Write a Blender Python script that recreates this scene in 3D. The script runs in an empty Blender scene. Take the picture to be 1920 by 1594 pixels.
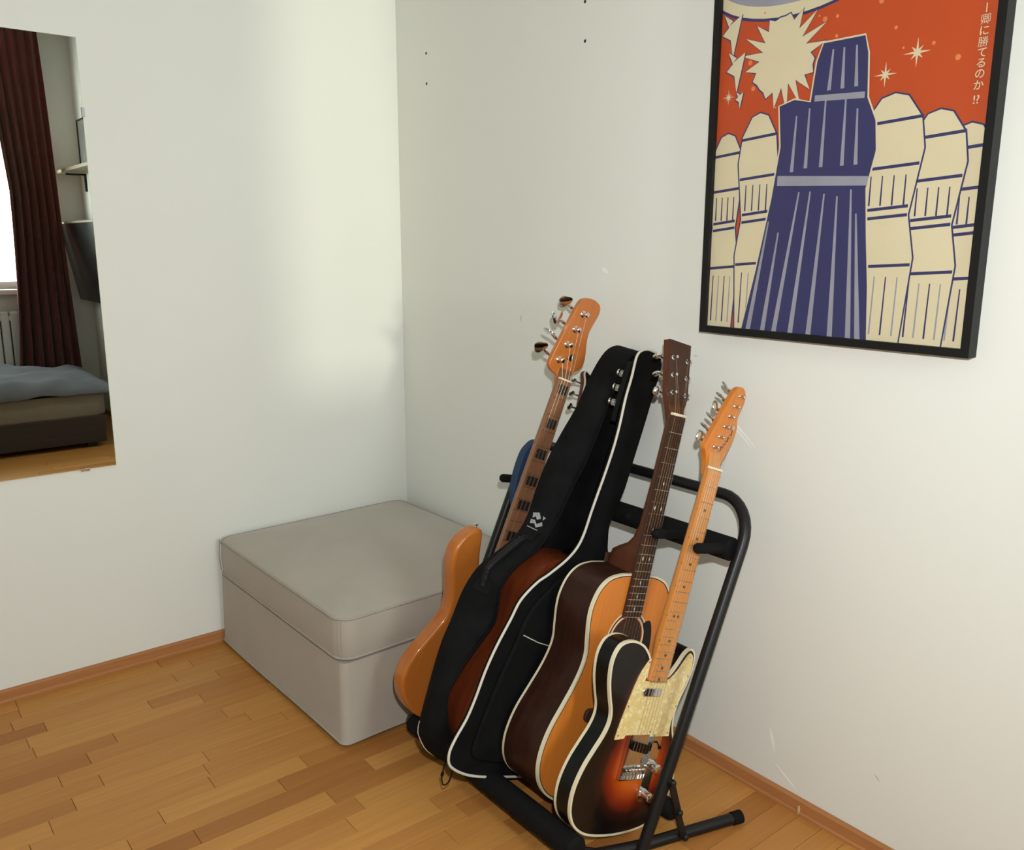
import bpy, bmesh, math, random
from mathutils import Vector, Matrix
from math import sin, cos, pi, radians, sqrt
random.seed(7)
SC = bpy.context.scene
COL = SC.collection

# ------------------------------------------------------------------ camera
CAM = Vector((-1.57963, -2.58421, 1.25))
RT = Vector((0.78112918, -0.62436458, 0.00246647))
UP = Vector((0.12699956, 0.16275171, 0.9784595))
FW = Vector((0.61131687, 0.76399002, -0.20642414))
cd = bpy.data.cameras.new('camera')
cam = bpy.data.objects.new('camera', cd)
COL.objects.link(cam)
m = Matrix((RT, UP, -FW)).transposed().to_4x4()
m.translation = CAM
cam.matrix_world = m
cd.sensor_fit = 'HORIZONTAL'
cd.sensor_width = 36.0
cd.lens = 36.0 * 1613.34 / 1920.0
cd.clip_start = 0.02
SC.camera = cam

# ------------------------------------------------------------------ world, lights, exposure
ROOM_X0, ROOM_Y0, ROOM_H = -3.3, -4.35, 2.75
w = bpy.data.worlds.new('world')
SC.world = w
w.use_nodes = True
w.node_tree.nodes['Background'].inputs[0].default_value = (0.80, 0.90, 1.0, 1)
w.node_tree.nodes['Background'].inputs[1].default_value = 3.0


def light(name, kind, loc, direction, energy, color, **kw):
    l = bpy.data.lights.new(name, kind)
    l.energy = energy
    l.color = color
    for k, v in kw.items():
        setattr(l, k, v)
    o = bpy.data.objects.new(name, l)
    o.location = loc
    o.rotation_euler = Vector(direction).to_track_quat('-Z', 'Y').to_euler()
    COL.objects.link(o)
    return o


# low daylight slipping between the two curtains
light('low_sun', 'SUN', (-0.8, -6, 2), (0.131, 0.99, -0.045), 0.92, (1.0, 0.96, 0.76), angle=radians(3.2))
# sky seen through the window behind the camera
light('window_daylight', 'AREA', (-1.035, -4.53, 1.70), (0.0, 1, 0.0), 112, (0.96, 1.0, 0.955), shape='RECTANGLE', size=1.5, size_y=1.5)
# the camera's own flash, just above the lens
light('camera_flash', 'AREA', CAM + UP * 0.16 + RT * 0.05 + FW * 0.02, FW, 24.5, (0.98, 1.0, 0.985), shape='DISK', size=0.035)

vs = SC.view_settings
SC.display_settings.display_device = 'sRGB'
vs.view_transform = 'Standard'
vs.look = 'None'
vs.exposure = -0.05
vs.gamma = 1.0
vs.use_curve_mapping = False

# ------------------------------------------------------------------ helpers
MATS = {}


def mat(name, col, rough=0.5, metal=0.0, coat=0.0, noise=None, bump=None, spec=0.5, grain=None, rnd=None, sheen=0.0):
    """col rgb linear; noise=(scale,amount); bump=(scale,strength); grain=(axis,scale,amount); rnd=amount by object"""
    if name in MATS:
        return MATS[name]
    M = bpy.data.materials.new(name)
    M.use_nodes = True
    nt = M.node_tree
    b = nt.nodes['Principled BSDF']
    b.inputs['Base Color'].default_value = (*col, 1)
    b.inputs['Roughness'].default_value = rough
    b.inputs['Metallic'].default_value = metal
    b.inputs['Coat Weight'].default_value = coat
    b.inputs['Coat Roughness'].default_value = 0.06
    b.inputs['Specular IOR Level'].default_value = spec
    b.inputs['Sheen Weight'].default_value = sheen
    tc = nt.nodes.new('ShaderNodeTexCoord')
    last = None
    if noise or grain or rnd:
        val = None

        def ramp(sock, amt):
            mp = nt.nodes.new('ShaderNodeMapRange')
            mp.inputs[1].default_value = 0.25
            mp.inputs[2].default_value = 0.75
            mp.inputs[3].default_value = 1 - amt
            mp.inputs[4].default_value = 1 + amt
            nt.links.new(sock, mp.inputs[0])
            return mp.outputs[0]

        def mul(a, c):
            if a is None:
                return c
            n = nt.nodes.new('ShaderNodeMath')
            n.operation = 'MULTIPLY'
            nt.links.new(a, n.inputs[0])
            nt.links.new(c, n.inputs[1])
            return n.outputs[0]
        if noise:
            n = nt.nodes.new('ShaderNodeTexNoise')
            n.inputs['Scale'].default_value = noise[0]
            n.inputs['Detail'].default_value = 5
            nt.links.new(tc.outputs['Object'], n.inputs['Vector'])
            val = mul(val, ramp(n.outputs[0], noise[1]))
        if grain:
            mpn = nt.nodes.new('ShaderNodeMapping')
            sc = [grain[1]] * 3
            sc[grain[0]] = grain[1] * 0.05
            mpn.inputs['Scale'].default_value = sc
            nt.links.new(tc.outputs['Object'], mpn.inputs['Vector'])
            n = nt.nodes.new('ShaderNodeTexNoise')
            n.inputs['Scale'].default_value = 1.0
            n.inputs['Detail'].default_value = 6
            n.inputs['Distortion'].default_value = 0.6
            nt.links.new(mpn.outputs[0], n.inputs['Vector'])
            val = mul(val, ramp(n.outputs[0], grain[2]))
        if rnd:
            oi = nt.nodes.new('ShaderNodeObjectInfo')
            mp = nt.nodes.new('ShaderNodeMapRange')
            mp.inputs[3].default_value = 1 - rnd
            mp.inputs[4].default_value = 1 + rnd
            nt.links.new(oi.outputs['Random'], mp.inputs[0])
            val = mul(val, mp.outputs[0])
        vm = nt.nodes.new('ShaderNodeVectorMath')
        vm.operation = 'SCALE'
        vm.inputs[0].default_value = col
        nt.links.new(val, vm.inputs['Scale'])
        nt.links.new(vm.outputs[0], b.inputs['Base Color'])
    if bump:
        n = nt.nodes.new('ShaderNodeTexNoise')
        n.inputs['Scale'].default_value = bump[0]
        n.inputs['Detail'].default_value = 4
        nt.links.new(tc.outputs['Object'], n.inputs['Vector'])
        bp = nt.nodes.new('ShaderNodeBump')
        bp.inputs['Strength'].default_value = bump[1]
        bp.inputs['Distance'].default_value = 0.002
        nt.links.new(n.outputs[0], bp.inputs['Height'])
        nt.links.new(bp.outputs[0], b.inputs['Normal'])
    MATS[name] = M
    return M


class MB:
    """collects verts and faces of ONE mesh"""

    def __init__(s):
        s.v, s.f = [], []

    def add(s, vs_, fs_):
        o = len(s.v)
        s.v += [tuple(v) for v in vs_]
        s.f += [[i + o for i in f] for f in fs_]
        return s

    def box(s, a, b):
        x0, y0, z0 = [min(a[i], b[i]) for i in range(3)]
        x1, y1, z1 = [max(a[i], b[i]) for i in range(3)]
        return s.add([(x0, y0, z0), (x1, y0, z0), (x1, y1, z0), (x0, y1, z0), (x0, y0, z1), (x1, y0, z1), (x1, y1, z1), (x0, y1, z1)],
                     [[3, 2, 1, 0], [4, 5, 6, 7], [0, 1, 5, 4], [1, 2, 6, 5], [2, 3, 7, 6], [3, 0, 4, 7]])

    def prism(s, pts, z0, z1, hole=None):
        """pts 2D; z0/z1 numbers or functions of (x,y)"""
        f0 = z0 if callable(z0) else (lambda x, y: z0)
        f1 = z1 if callable(z1) else (lambda x, y: z1)
        n = len(pts)
        v = [(x, y, f0(x, y)) for x, y in pts] + [(x, y, f1(x, y)) for x, y in pts]
        area = sum(pts[i][0] * pts[(i + 1) % n][1] - pts[(i + 1) % n][0] * pts[i][1] for i in range(n))
        idx = list(range(n))
        if area < 0:
            idx.reverse()
        fs = [[i for i in reversed(idx)], [i + n for i in idx]]
        for k in range(n):
            a, b = idx[k], idx[(k + 1) % n]
            fs.append([a, b, b + n, a + n])
        return s.add(v, fs)

    def ring(s, outer, inner, z0, z1):
        f0 = z0 if callable(z0) else (lambda x, y: z0)
        f1 = z1 if callable(z1) else (lambda x, y: z1)
        n = len(outer)
        v = []
        for P, f in ((outer, f0), (outer, f1), (inner, f1), (inner, f0)):
            v += [(x, y, f(x, y)) for x, y in P]
        fs = []
        for i in range(n):
            j = (i + 1) % n
            for a in range(4):
                b = (a + 1) % 4
                fs.append([a * n + i, a * n + j, b * n + j, b * n + i])
        return s.add(v, fs)

    def tube(s, pts, r, seg=8, closed=False, caps=True):
        pts = [Vector(p) for p in pts]
        n = len(pts)
        rs = r if isinstance(r, (list, tuple)) else [r] * n
        v, fs = [], []
        prev = None
        for i, p in enumerate(pts):
            if closed:
                t = pts[(i + 1) % n] - pts[i - 1]
            else:
                t = pts[min(i + 1, n - 1)] - pts[max(i - 1, 0)]
            t.normalize()
            if prev is None:
                a = Vector((0, 0, 1)) if abs(t.z) < 0.9 else Vector((1, 0, 0))
                u = t.cross(a).normalized()
            else:
                u = (prev - t * prev.dot(t)).normalized()
            prev = u
            wv = t.cross(u)
            for k in range(seg):
                an = 2 * pi * k / seg
                v.append(p + (u * cos(an) + wv * sin(an)) * rs[i])
        m_ = n if closed else n - 1
        for i in range(m_):
            j = (i + 1) % n
            for k in range(seg):
                l = (k + 1) % seg
                fs.append([i * seg + k, i * seg + l, j * seg + l, j * seg + k])
        if not closed and caps:
            fs.append(list(range(seg))[::-1])
            fs.append([(n - 1) * seg + k for k in range(seg)])
        return s.add(v, fs)

    def cyl(s, c, axis, r, h, seg=16, r2=None):
        a = Vector(axis).normalized()
        c = Vector(c)
        return s.tube([c, c + a * h], [r, r if r2 is None else r2], seg)

    def lathe(s, c, axis, prof, seg=16):
        """prof: (radius, height)"""
        a = Vector(axis).normalized()
        q = Vector((0, 0, 1)) if abs(a.z) < 0.9 else Vector((1, 0, 0))
        u = a.cross(q).normalized()
        wv = a.cross(u)
        v, fs = [], []
        for r, h in prof:
            for k in range(seg):
                an = 2 * pi * k / seg
                v.append(Vector(c) + a * h + (u * cos(an) + wv * sin(an)) * r)
        for i in range(len(prof) - 1):
            for k in range(seg):
                l = (k + 1) % seg
                fs.append([i * seg + k, i * seg + l, (i + 1) * seg + l, (i + 1) * seg + k])
        fs.append(list(range(seg))[::-1])
        fs.append([(len(prof) - 1) * seg + k for k in range(seg)])
        return s.add(v, fs)

    def blob(s, c, ex, ey, ez, ra, rb, rc, seg=12, rings=8):
        c, ex, ey, ez = Vector(c), Vector(ex), Vector(ey), Vector(ez)
        v = [c + ez * rc]
        for i in range(1, rings):
            t = pi * i / rings
            for k in range(seg):
                a = 2 * pi * k / seg
                v.append(c + ex * (ra * sin(t) * cos(a)) + ey * (rb * sin(t) * sin(a)) + ez * (rc * cos(t)))
        v.append(c - ez * rc)
        fs = [[0, 1 + k, 1 + (k + 1) % seg] for k in range(seg)]
        for i in range(rings - 2):
            for k in range(seg):
                l = (k + 1) % seg
                a = 1 + i * seg
                fs.append([a + k, a + seg + k, a + seg + l, a + l])
        e = len(v) - 1
        a = 1 + (rings - 2) * seg
        fs += [[e, a + (k + 1) % seg, a + k] for k in range(seg)]
        return s.add(v, fs)

    def mesh(s, name, smooth=35):
        me = bpy.data.meshes.new(name)
        me.from_pydata(s.v, [], s.f)
        bm = bmesh.new()
        bm.from_mesh(me)
        bmesh.ops.recalc_face_normals(bm, faces=bm.faces)
        bm.to_mesh(me)
        bm.free()
        if smooth:
            me.shade_smooth()
            me.set_sharp_from_angle(angle=radians(smooth))
        return me

    def build(s, name, M, parent=None, smooth=35, bevel=None):
        o = bpy.data.objects.new(name, s.mesh(name, smooth))
        o.data.materials.append(M)
        COL.objects.link(o)
        if parent:
            o.parent = parent
        if bevel:
            b = o.modifiers.new('bevel', 'BEVEL')
            b.width = bevel[0]
            b.segments = bevel[1]
            b.limit_method = 'ANGLE'
            b.angle_limit = radians(40)
        return o


def thing(name, label, cat, loc=(0, 0, 0), M=None, group=None):
    o = bpy.data.objects.new(name, None)
    o.empty_display_size = 0.05
    COL.objects.link(o)
    if M is not None:
        o.matrix_world = M
    else:
        o.location = loc
    o['label'] = label
    o['category'] = cat
    if group:
        o['group'] = group
    return o


def tag(o, label, cat, group=None):
    o['label'] = label
    o['category'] = cat
    if group:
        o['group'] = group
    return o


def struct(o, label=None):
    o['kind'] = 'structure'
    if label:
        o['label'] = label
    return o


def catmull(P, n=5, closed=True):
    out = []
    N = len(P)
    R_ = N if closed else N - 1
    for i in range(R_):
        if closed:
            p0, p1, p2, p3 = P[i - 1], P[i], P[(i + 1) % N], P[(i + 2) % N]
        else:
            p0, p1, p2, p3 = P[max(i - 1, 0)], P[i], P[i + 1], P[min(i + 2, N - 1)]
        for k in range(n):
            t = k / n
            out.append(tuple(0.5 * ((2 * p1[j]) + (-p0[j] + p2[j]) * t + (2 * p0[j] - 5 * p1[j] + 4 * p2[j] - p3[j]) * t * t
                                    + (-p0[j] + 3 * p1[j] - 3 * p2[j] + p3[j]) * t ** 3) for j in range(len(p1))))
    if not closed:
        out.append(tuple(P[-1]))
    return out


def offset(P, d):
    """d>0 outwards for either winding"""
    n = len(P)
    area = sum(P[i][0] * P[(i + 1) % n][1] - P[(i + 1) % n][0] * P[i][1] for i in range(n))
    sgn = 1 if area > 0 else -1
    out = []
    for i in range(n):
        a, b = P[i - 1], P[(i + 1) % n]
        tx, ty = b[0] - a[0], b[1] - a[1]
        l = sqrt(tx * tx + ty * ty) or 1
        out.append((P[i][0] + sgn * ty / l * d, P[i][1] - sgn * tx / l * d))
    return out


def sc2(P, k=0.001):
    return [(x * k, y * k) for x, y in P]


def circ(cx, cy, r, n=32, ry=None):
    ry = ry or r
    return [(cx + r * cos(2 * pi * i / n), cy + ry * sin(2 * pi * i / n)) for i in range(n)]


# ------------------------------------------------------------------ materials
WALL = mat('wall_paint', (0.79, 0.80, 0.755), 0.85, noise=(1.3, 0.02), bump=(90, 0.10))
CEIL = mat('ceiling_paint', (0.75, 0.75, 0.71), 0.9, noise=(1.0, 0.02))
PLANK = None
BASEW = mat('baseboard_wood', (0.43, 0.185, 0.068), 0.5, spec=0.2, grain=(0, 60, 0.12))
BASEW2 = mat('baseboard_wood_right', (0.43, 0.185, 0.068), 0.5, spec=0.2, grain=(1, 60, 0.12))
BLACKM = mat('black_steel', (0.006, 0.006, 0.0065), 0.4, spec=0.35, noise=(40, 0.1))
FOAM = mat('black_foam', (0.006, 0.006, 0.0065), 0.85, spec=0.15, bump=(500, 0.3), noise=(60, 0.15))
CHROME = mat('chrome', (0.80, 0.80, 0.80), 0.12, 1.0, noise=(30, 0.03))
NICKEL = mat('nickel_wear', (0.62, 0.60, 0.56), 0.25, 1.0, noise=(60, 0.08))
STEEL = mat('string_steel', (0.75, 0.72, 0.66), 0.3, 1.0, noise=(80, 0.03))
BRONZE = mat('string_bronze', (0.80, 0.58, 0.30), 0.3, 1.0, noise=(80, 0.03))
CREAM = mat('cream_binding', (0.72, 0.66, 0.48), 0.35, coat=0.3, noise=(30, 0.04))
BONE = mat('bone_nut', (0.80, 0.74, 0.58), 0.4, noise=(60, 0.04))
MAPLE = mat('glossy_amber_maple', (0.62, 0.245, 0.055), 0.35, coat=0.6, spec=0.2, grain=(1, 60, 0.10))
MAPLEH = mat('glossy_orange_maple', (0.60, 0.19, 0.028), 0.35, coat=0.6, spec=0.2, grain=(1, 60, 0.10))
ROSE = mat('dark_rosewood', (0.050, 0.023, 0.014), 0.55, spec=0.2, grain=(1, 90, 0.3))
ROSESIDE = mat('rosewood_sides', (0.028, 0.009, 0.005), 0.45, coat=0.08, spec=0.2, grain=(1, 70, 0.35))
MAHOG = mat('reddish_mahogany', (0.11, 0.021, 0.006), 0.4, coat=0.15, spec=0.25, grain=(1, 50, 0.35))
MAHOGN = mat('brown_mahogany_neck', (0.090, 0.028, 0.013), 0.42, coat=0.15, spec=0.2, grain=(1, 60, 0.2))
HEADV = mat('dark_headstock_veneer', (0.055, 0.022, 0.013), 0.45, coat=0.1, spec=0.2, grain=(1, 60, 0.2))
SPRUCE = mat('amber_spruce_top', (0.66, 0.205, 0.030), 0.35, coat=0.3, spec=0.2, grain=(1, 120, 0.07))
HONEY = mat('honey_bass_wood', (0.44, 0.135, 0.022), 0.3, coat=0.6, spec=0.2, grain=(1, 40, 0.12))
BASSHEAD = mat('orange_roasted_head', (0.46, 0.135, 0.022), 0.4, coat=0.5, grain=(1, 50, 0.12))
BASSBOARD = mat('brown_bass_board', (0.27, 0.115, 0.050), 0.5, grain=(1, 90, 0.18))
GLOSSB = mat('gloss_black', (0.003, 0.003, 0.003), 0.3, coat=0.12, spec=0.2, noise=(20, 0.1))
NYLON = mat('black_nylon', (0.0055, 0.0055, 0.006), 0.8, bump=(900, 0.35), noise=(18, 0.4), spec=0.1)
NYLON2 = mat('black_lining', (0.005, 0.005, 0.005), 0.9, spec=0.15, noise=(25, 0.3))
PIPING = mat('offwhite_piping', (0.62, 0.60, 0.52), 0.5, noise=(60, 0.06))
OTTO = mat('taupe_cotton', (0.40, 0.36, 0.305), 0.92, noise=(7, 0.05), bump=(350, 0.25), sheen=0.2)
OTTOP = mat('taupe_piping', (0.36, 0.325, 0.275), 0.9, noise=(40, 0.08))
FRAMEB = mat('black_frame', (0.005, 0.005, 0.005), 0.5, spec=0.3, noise=(30, 0.15))
ORANGE = mat('print_orange', (0.50, 0.060, 0.004), 0.6, noise=(6, 0.05))
CREAMP = mat('print_cream', (0.68, 0.60, 0.40), 0.6, noise=(8, 0.04))
NAVY = mat('print_navy', (0.026, 0.026, 0.115), 0.6, noise=(8, 0.05))
BLUEG = mat('print_grey_blue', (0.30, 0.30, 0.36), 0.6, noise=(20, 0.1))
BLUE = mat('blue_fabric', (0.014, 0.040, 0.095), 0.7, noise=(30, 0.15), bump=(400, 0.2))
CURT = mat('rust_curtain', (0.125, 0.022, 0.012), 0.9, noise=(20, 0.15), bump=(300, 0.2), sheen=0.2)
WHITE = mat('white_lacquer', (0.78, 0.78, 0.74), 0.45, noise=(10, 0.02))
DUVET = mat('grey_blue_duvet', (0.13, 0.135, 0.155), 0.95, noise=(6, 0.2), bump=(14, 0.6))
MATTR = mat('beige_mattress', (0.22, 0.20, 0.16), 0.95, noise=(20, 0.06))
BEDW = mat('dark_bed_wood', (0.03, 0.022, 0.018), 0.6, grain=(0, 40, 0.2))
SHELFW = mat('pale_shelf', (0.42, 0.36, 0.24), 0.5, grain=(1, 40, 0.1))
SCREEN = mat('dark_screen', (0.010, 0.011, 0.010), 0.25, noise=(8, 0.1))
HOLE = mat('dark_hole', (0.03, 0.028, 0.02), 0.9, noise=(40, 0.1))
PATCHM = mat('filler_white', (0.90, 0.91, 0.87), 0.8, noise=(30, 0.03))
PEARLO = mat('pearl_dots', (0.70, 0.70, 0.66), 0.25, noise=(200, 0.1))
DARKDOT = mat('dark_inlay', (0.012, 0.010, 0.009), 0.4, noise=(50, 0.1))
GREYPRINT = mat('grey_print', (0.25, 0.26, 0.27), 0.7, noise=(300, 0.4))


def plank_mat():
    M = bpy.data.materials.new('honey_parquet')
    M.use_nodes = True
    nt = M.node_tree
    b = nt.nodes['Principled BSDF']
    b.inputs['Roughness'].default_value = 0.45
    b.inputs['Specular IOR Level'].default_value = 0.25
    b.inputs['Coat Weight'].default_value = 0.06
    b.inputs['Coat Roughness'].default_value = 0.25
    oi = nt.nodes.new('ShaderNodeObjectInfo')
    cr = nt.nodes.new('ShaderNodeValToRGB')
    e = cr.color_ramp.elements
    e[0].position, e[0].color = 0.0, (0.34, 0.130, 0.030, 1)
    e[1].position, e[1].color = 1.0, (0.54, 0.258, 0.066, 1)
    for pos, c in ((0.10, (0.41, 0.172, 0.042, 1)), (0.25, (0.46, 0.202, 0.050, 1)), (0.75, (0.50, 0.233, 0.059, 1))):
        k = e.new(pos)
        k.color = c
    nt.links.new(oi.outputs['Random'], cr.inputs[0])
    tc = nt.nodes.new('ShaderNodeTexCoord')
    mp = nt.nodes.new('ShaderNodeMapping')
    mp.inputs['Scale'].default_value = (4, 90, 40)
    nt.links.new(tc.outputs['Object'], mp.inputs['Vector'])
    va = nt.nodes.new('ShaderNodeVectorMath')
    va.operation = 'ADD'
    sc_ = nt.nodes.new('ShaderNodeVectorMath')
    sc_.operation = 'SCALE'
    sc_.inputs[0].default_value = (37, 91, 13)
    nt.links.new(oi.outputs['Random'], sc_.inputs['Scale'])
    nt.links.new(mp.outputs[0], va.inputs[0])
    nt.links.new(sc_.outputs[0], va.inputs[1])
    n = nt.nodes.new('ShaderNodeTexNoise')
    n.inputs['Scale'].default_value = 1.0
    n.inputs['Detail'].default_value = 6
    nt.links.new(va.outputs[0], n.inputs['Vector'])
    mr = nt.nodes.new('ShaderNodeMapRange')
    mr.inputs[1].default_value, mr.inputs[2].default_value = 0.25, 0.75
    mr.inputs[3].default_value, mr.inputs[4].default_value = 0.90, 1.10
    nt.links.new(n.outputs[0], mr.inputs[0])
    vm = nt.nodes.new('ShaderNodeVectorMath')
    vm.operation = 'SCALE'
    nt.links.new(cr.outputs[0], vm.inputs[0])
    nt.links.new(mr.outputs[0], vm.inputs['Scale'])
    nt.links.new(vm.outputs[0], b.inputs['Base Color'])
    return M


def burst_mat(nuty):
    """three-tone sunburst lacquer by distance from the middle of the two bouts (object space, metres)"""
    M = bpy.data.materials.new('sunburst_lacquer')
    M.use_nodes = True
    nt = M.node_tree
    b = nt.nodes['Principled BSDF']
    b.inputs['Roughness'].default_value = 0.35
    b.inputs['Specular IOR Level'].default_value = 0.2
    b.inputs['Coat Weight'].default_value = 0.35
    b.inputs['Coat Roughness'].default_value = 0.05
    tc = nt.nodes.new('ShaderNodeTexCoord')
    ds = []
    for (cx, cy, ax, ay) in ((0.02, nuty - 0.655, 0.150, 0.145), (0.0, nuty - 0.53, 0.105, 0.16)):
        su = nt.nodes.new('ShaderNodeVectorMath')
        su.operation = 'SUBTRACT'
        su.inputs[1].default_value = (cx, cy, 0)
        nt.links.new(tc.outputs['Object'], su.inputs[0])
        mu = nt.nodes.new('ShaderNodeVectorMath')
        mu.operation = 'MULTIPLY'
        mu.inputs[1].default_value = (1 / ax, 1 / ay, 0)
        nt.links.new(su.outputs[0], mu.inputs[0])
        le = nt.nodes.new('ShaderNodeVectorMath')
        le.operation = 'LENGTH'
        nt.links.new(mu.outputs[0], le.inputs[0])
        ds.append(le.outputs['Value'])
    mn = nt.nodes.new('ShaderNodeMath')
    mn.operation = 'SMOOTH_MIN'
    mn.inputs[2].default_value = 0.25
    nt.links.new(ds[0], mn.inputs[0])
    nt.links.new(ds[1], mn.inputs[1])
    cr = nt.nodes.new('ShaderNodeValToRGB')
    e = cr.color_ramp.elements
    e[0].position, e[0].color = 0.0, (0.66, 0.17, 0.012, 1)
    e[1].position, e[1].color = 0.88, (0.004, 0.003, 0.003, 1)
    for pos, c in ((0.32, (0.56, 0.10, 0.007, 1)), (0.54, (0.24, 0.026, 0.005, 1)), (0.72, (0.028, 0.006, 0.004, 1))):
        k = e.new(pos)
        k.color = c
    nt.links.new(mn.outputs[0], cr.inputs[0])
    nt.links.new(cr.outputs[0], b.inputs['Base Color'])
    return M


def pearl_mat():
    M = bpy.data.materials.new('cream_pearloid')
    M.use_nodes = True
    nt = M.node_tree
    b = nt.nodes['Principled BSDF']
    b.inputs['Roughness'].default_value = 0.25
    b.inputs['Coat Weight'].default_value = 0.5
    tc = nt.nodes.new('ShaderNodeTexCoord')
    v = nt.nodes.new('ShaderNodeTexVoronoi')
    v.inputs['Scale'].default_value = 150
    n = nt.nodes.new('ShaderNodeTexNoise')
    n.inputs['Scale'].default_value = 120
    nt.links.new(tc.outputs['Object'], n.inputs['Vector'])
    ad = nt.nodes.new('ShaderNodeVectorMath')
    ad.operation = 'MULTIPLY_ADD'
    ad.inputs[1].default_value = (0.02, 0.02, 0.02)
    nt.links.new(n.outputs['Color'], ad.inputs[0])
    nt.links.new(tc.outputs['Object'], ad.inputs[2])
    nt.links.new(ad.outputs[0], v.inputs['Vector'])
    cr = nt.nodes.new('ShaderNodeValToRGB')
    e = cr.color_ramp.elements
    e[0].position, e[0].color = 0.0, (0.74, 0.57, 0.22, 1)
    e[1].position, e[1].color = 1.0, (0.92, 0.82, 0.50, 1)
    k = e.new(0.6)
    k.color = (0.80, 0.64, 0.29, 1)
    sp = nt.nodes.new('ShaderNodeSeparateColor')
    nt.links.new(v.outputs['Color'], sp.inputs[0])
    nt.links.new(sp.outputs[0], cr.inputs[0])
    nt.links.new(cr.outputs[0], b.inputs['Base Color'])
    return M


def glass_mat(name, ior=1.45, tint=(1, 1, 1)):
    M = bpy.data.materials.new(name)
    M.use_nodes = True
    nt = M.node_tree
    nt.nodes.remove(nt.nodes['Principled BSDF'])
    tr = nt.nodes.new('ShaderNodeBsdfTransparent')
    tr.inputs[0].default_value = (*tint, 1)
    gl = nt.nodes.new('ShaderNodeBsdfGlossy')
    gl.inputs['Roughness'].default_value = 0.02
    lw = nt.nodes.new('ShaderNodeLayerWeight')
    lw.inputs[0].default_value = 0.5
    pw = nt.nodes.new('ShaderNodeMath')
    pw.operation = 'POWER'
    pw.inputs[1].default_value = 5.0
    nt.links.new(lw.outputs['Facing'], pw.inputs[0])
    fr = nt.nodes.new('ShaderNodeMath')
    fr.operation = 'MULTIPLY_ADD'
    fr.inputs[1].default_value = 0.8
    fr.inputs[2].default_value = ((ior - 1) / (ior + 1)) ** 2
    nt.links.new(pw.outputs[0], fr.inputs[0])
    mx = nt.nodes.new('ShaderNodeMixShader')
    nt.links.new(fr.outputs[0], mx.inputs[0])
    nt.links.new(tr.outputs[0], mx.inputs[1])
    nt.links.new(gl.outputs[0], mx.inputs[2])
    nt.links.new(mx.outputs[0], nt.nodes['Material Output'].inputs[0])
    return M


PLANK = plank_mat()
PEARL = pearl_mat()
GLAZE = glass_mat('clear_glazing', 1.22)
PANE = glass_mat('window_glass', 1.45, tint=(0.96, 0.98, 0.97))
MIRR = mat('mirror_silver', (0.64, 0.66, 0.62), 0.0, 1.0)
MEDGE = mat('mirror_glass_edge', (0.62, 0.66, 0.42), 0.25, coat=0.5, noise=(60, 0.05))

# ------------------------------------------------------------------ the room
def wall(name, a, b, M=WALL, label=None):
    return struct(MB().box(a, b).build(name, M, smooth=0), label)


T = 0.15
wall('wall_left', (ROOM_X0 - T, 0, -0.05), (T, T, ROOM_H), label='pale painted wall behind the mirror and the ottoman')
wr = wall('wall_right', (0, ROOM_Y0 - T, -0.05), (T, 0, ROOM_H), label='pale painted wall with the framed poster')
wall('wall_far', (ROOM_X0 - T, ROOM_Y0 - T, -0.05), (ROOM_X0, 0, ROOM_H), label='wall beyond the left edge of the photo')
struct(MB().box((ROOM_X0 - T, ROOM_Y0 - T, ROOM_H), (T, T, ROOM_H + 0.1)).build('ceiling', CEIL, smooth=0), 'white ceiling above the frame')
# back wall with a window opening, seen in the mirror
WX0, WX1, WZ0, WZ1 = -1.75, -0.32, 0.93, 2.38
bw = MB()
bw.box((ROOM_X0, ROOM_Y0 - T, -0.05), (WX0, ROOM_Y0, ROOM_H))
bw.box((WX1, ROOM_Y0 - T, -0.05), (0, ROOM_Y0, ROOM_H))
bw.box((WX0, ROOM_Y0 - T, -0.05), (WX1, ROOM_Y0, WZ0))
bw.box((WX0, ROOM_Y0 - T, WZ1), (WX1, ROOM_Y0, ROOM_H))
struct(bw.build('wall_back', WALL, smooth=0), 'wall behind the camera with the window, seen in the mirror')

# window with two casements
win = bpy.data.objects.new('window_1', None)
COL.objects.link(win)
win.location = ((WX0 + WX1) / 2, ROOM_Y0 - 0.08, WZ0)
struct(win, 'white two-casement window behind the curtains in the mirror')
hw, hh = (WX1 - WX0) / 2, WZ1 - WZ0
f = MB()
for (a, b) in (((-hw, 0), (-hw + 0.05, hh)), ((hw - 0.05, 0), (hw, hh)), ((-hw, 0), (hw, 0.05)), ((-hw, hh - 0.05), (hw, hh)), ((-0.03, 0), (0.03, hh))):
    f.box((a[0], -0.03, a[1]), (b[0], 0.03, b[1]))
f.build('window_frame', WHITE, win, smooth=0)
for s_ in (-1, 1):
    xa, xb = sorted((s_ * 0.03, s_ * (hw - 0.05)))
    MB().box((xa, -0.003, 0.05), (xb, 0.003, hh - 0.05)).build('pane', PANE, win, smooth=0)
MB().box((-hw - 0.04, 0.03, -0.035), (hw + 0.04, 0.155, 0.0)).build('window_sill', WHITE, win, smooth=0, bevel=(0.005, 2))

# parquet floor
fl = struct(MB().box((ROOM_X0, ROOM_Y0, -0.06), (0, 0, -0.009)).build('floor', mat('floor_joint', (0.10, 0.05, 0.022), 0.8, noise=(20, 0.1)), smooth=0), 'honey parquet floor of narrow wooden strips')
PW = 0.0567
strips = []
row = 0
y = -0.0125
while y > ROOM_Y0:
    x = ROOM_X0 - random.random() * 0.35
    while x < 0:
        L = random.choice((0.30, 0.34, 0.38, 0.42, 0.46))
        xa, xb = max(x, ROOM_X0), min(x + L, 0)
        if xb - xa > 0.01:
            strips.append((xa, xb, y, max(y - PW, ROOM_Y0)))
        x += L
    y -= PW
    row += 1


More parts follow.
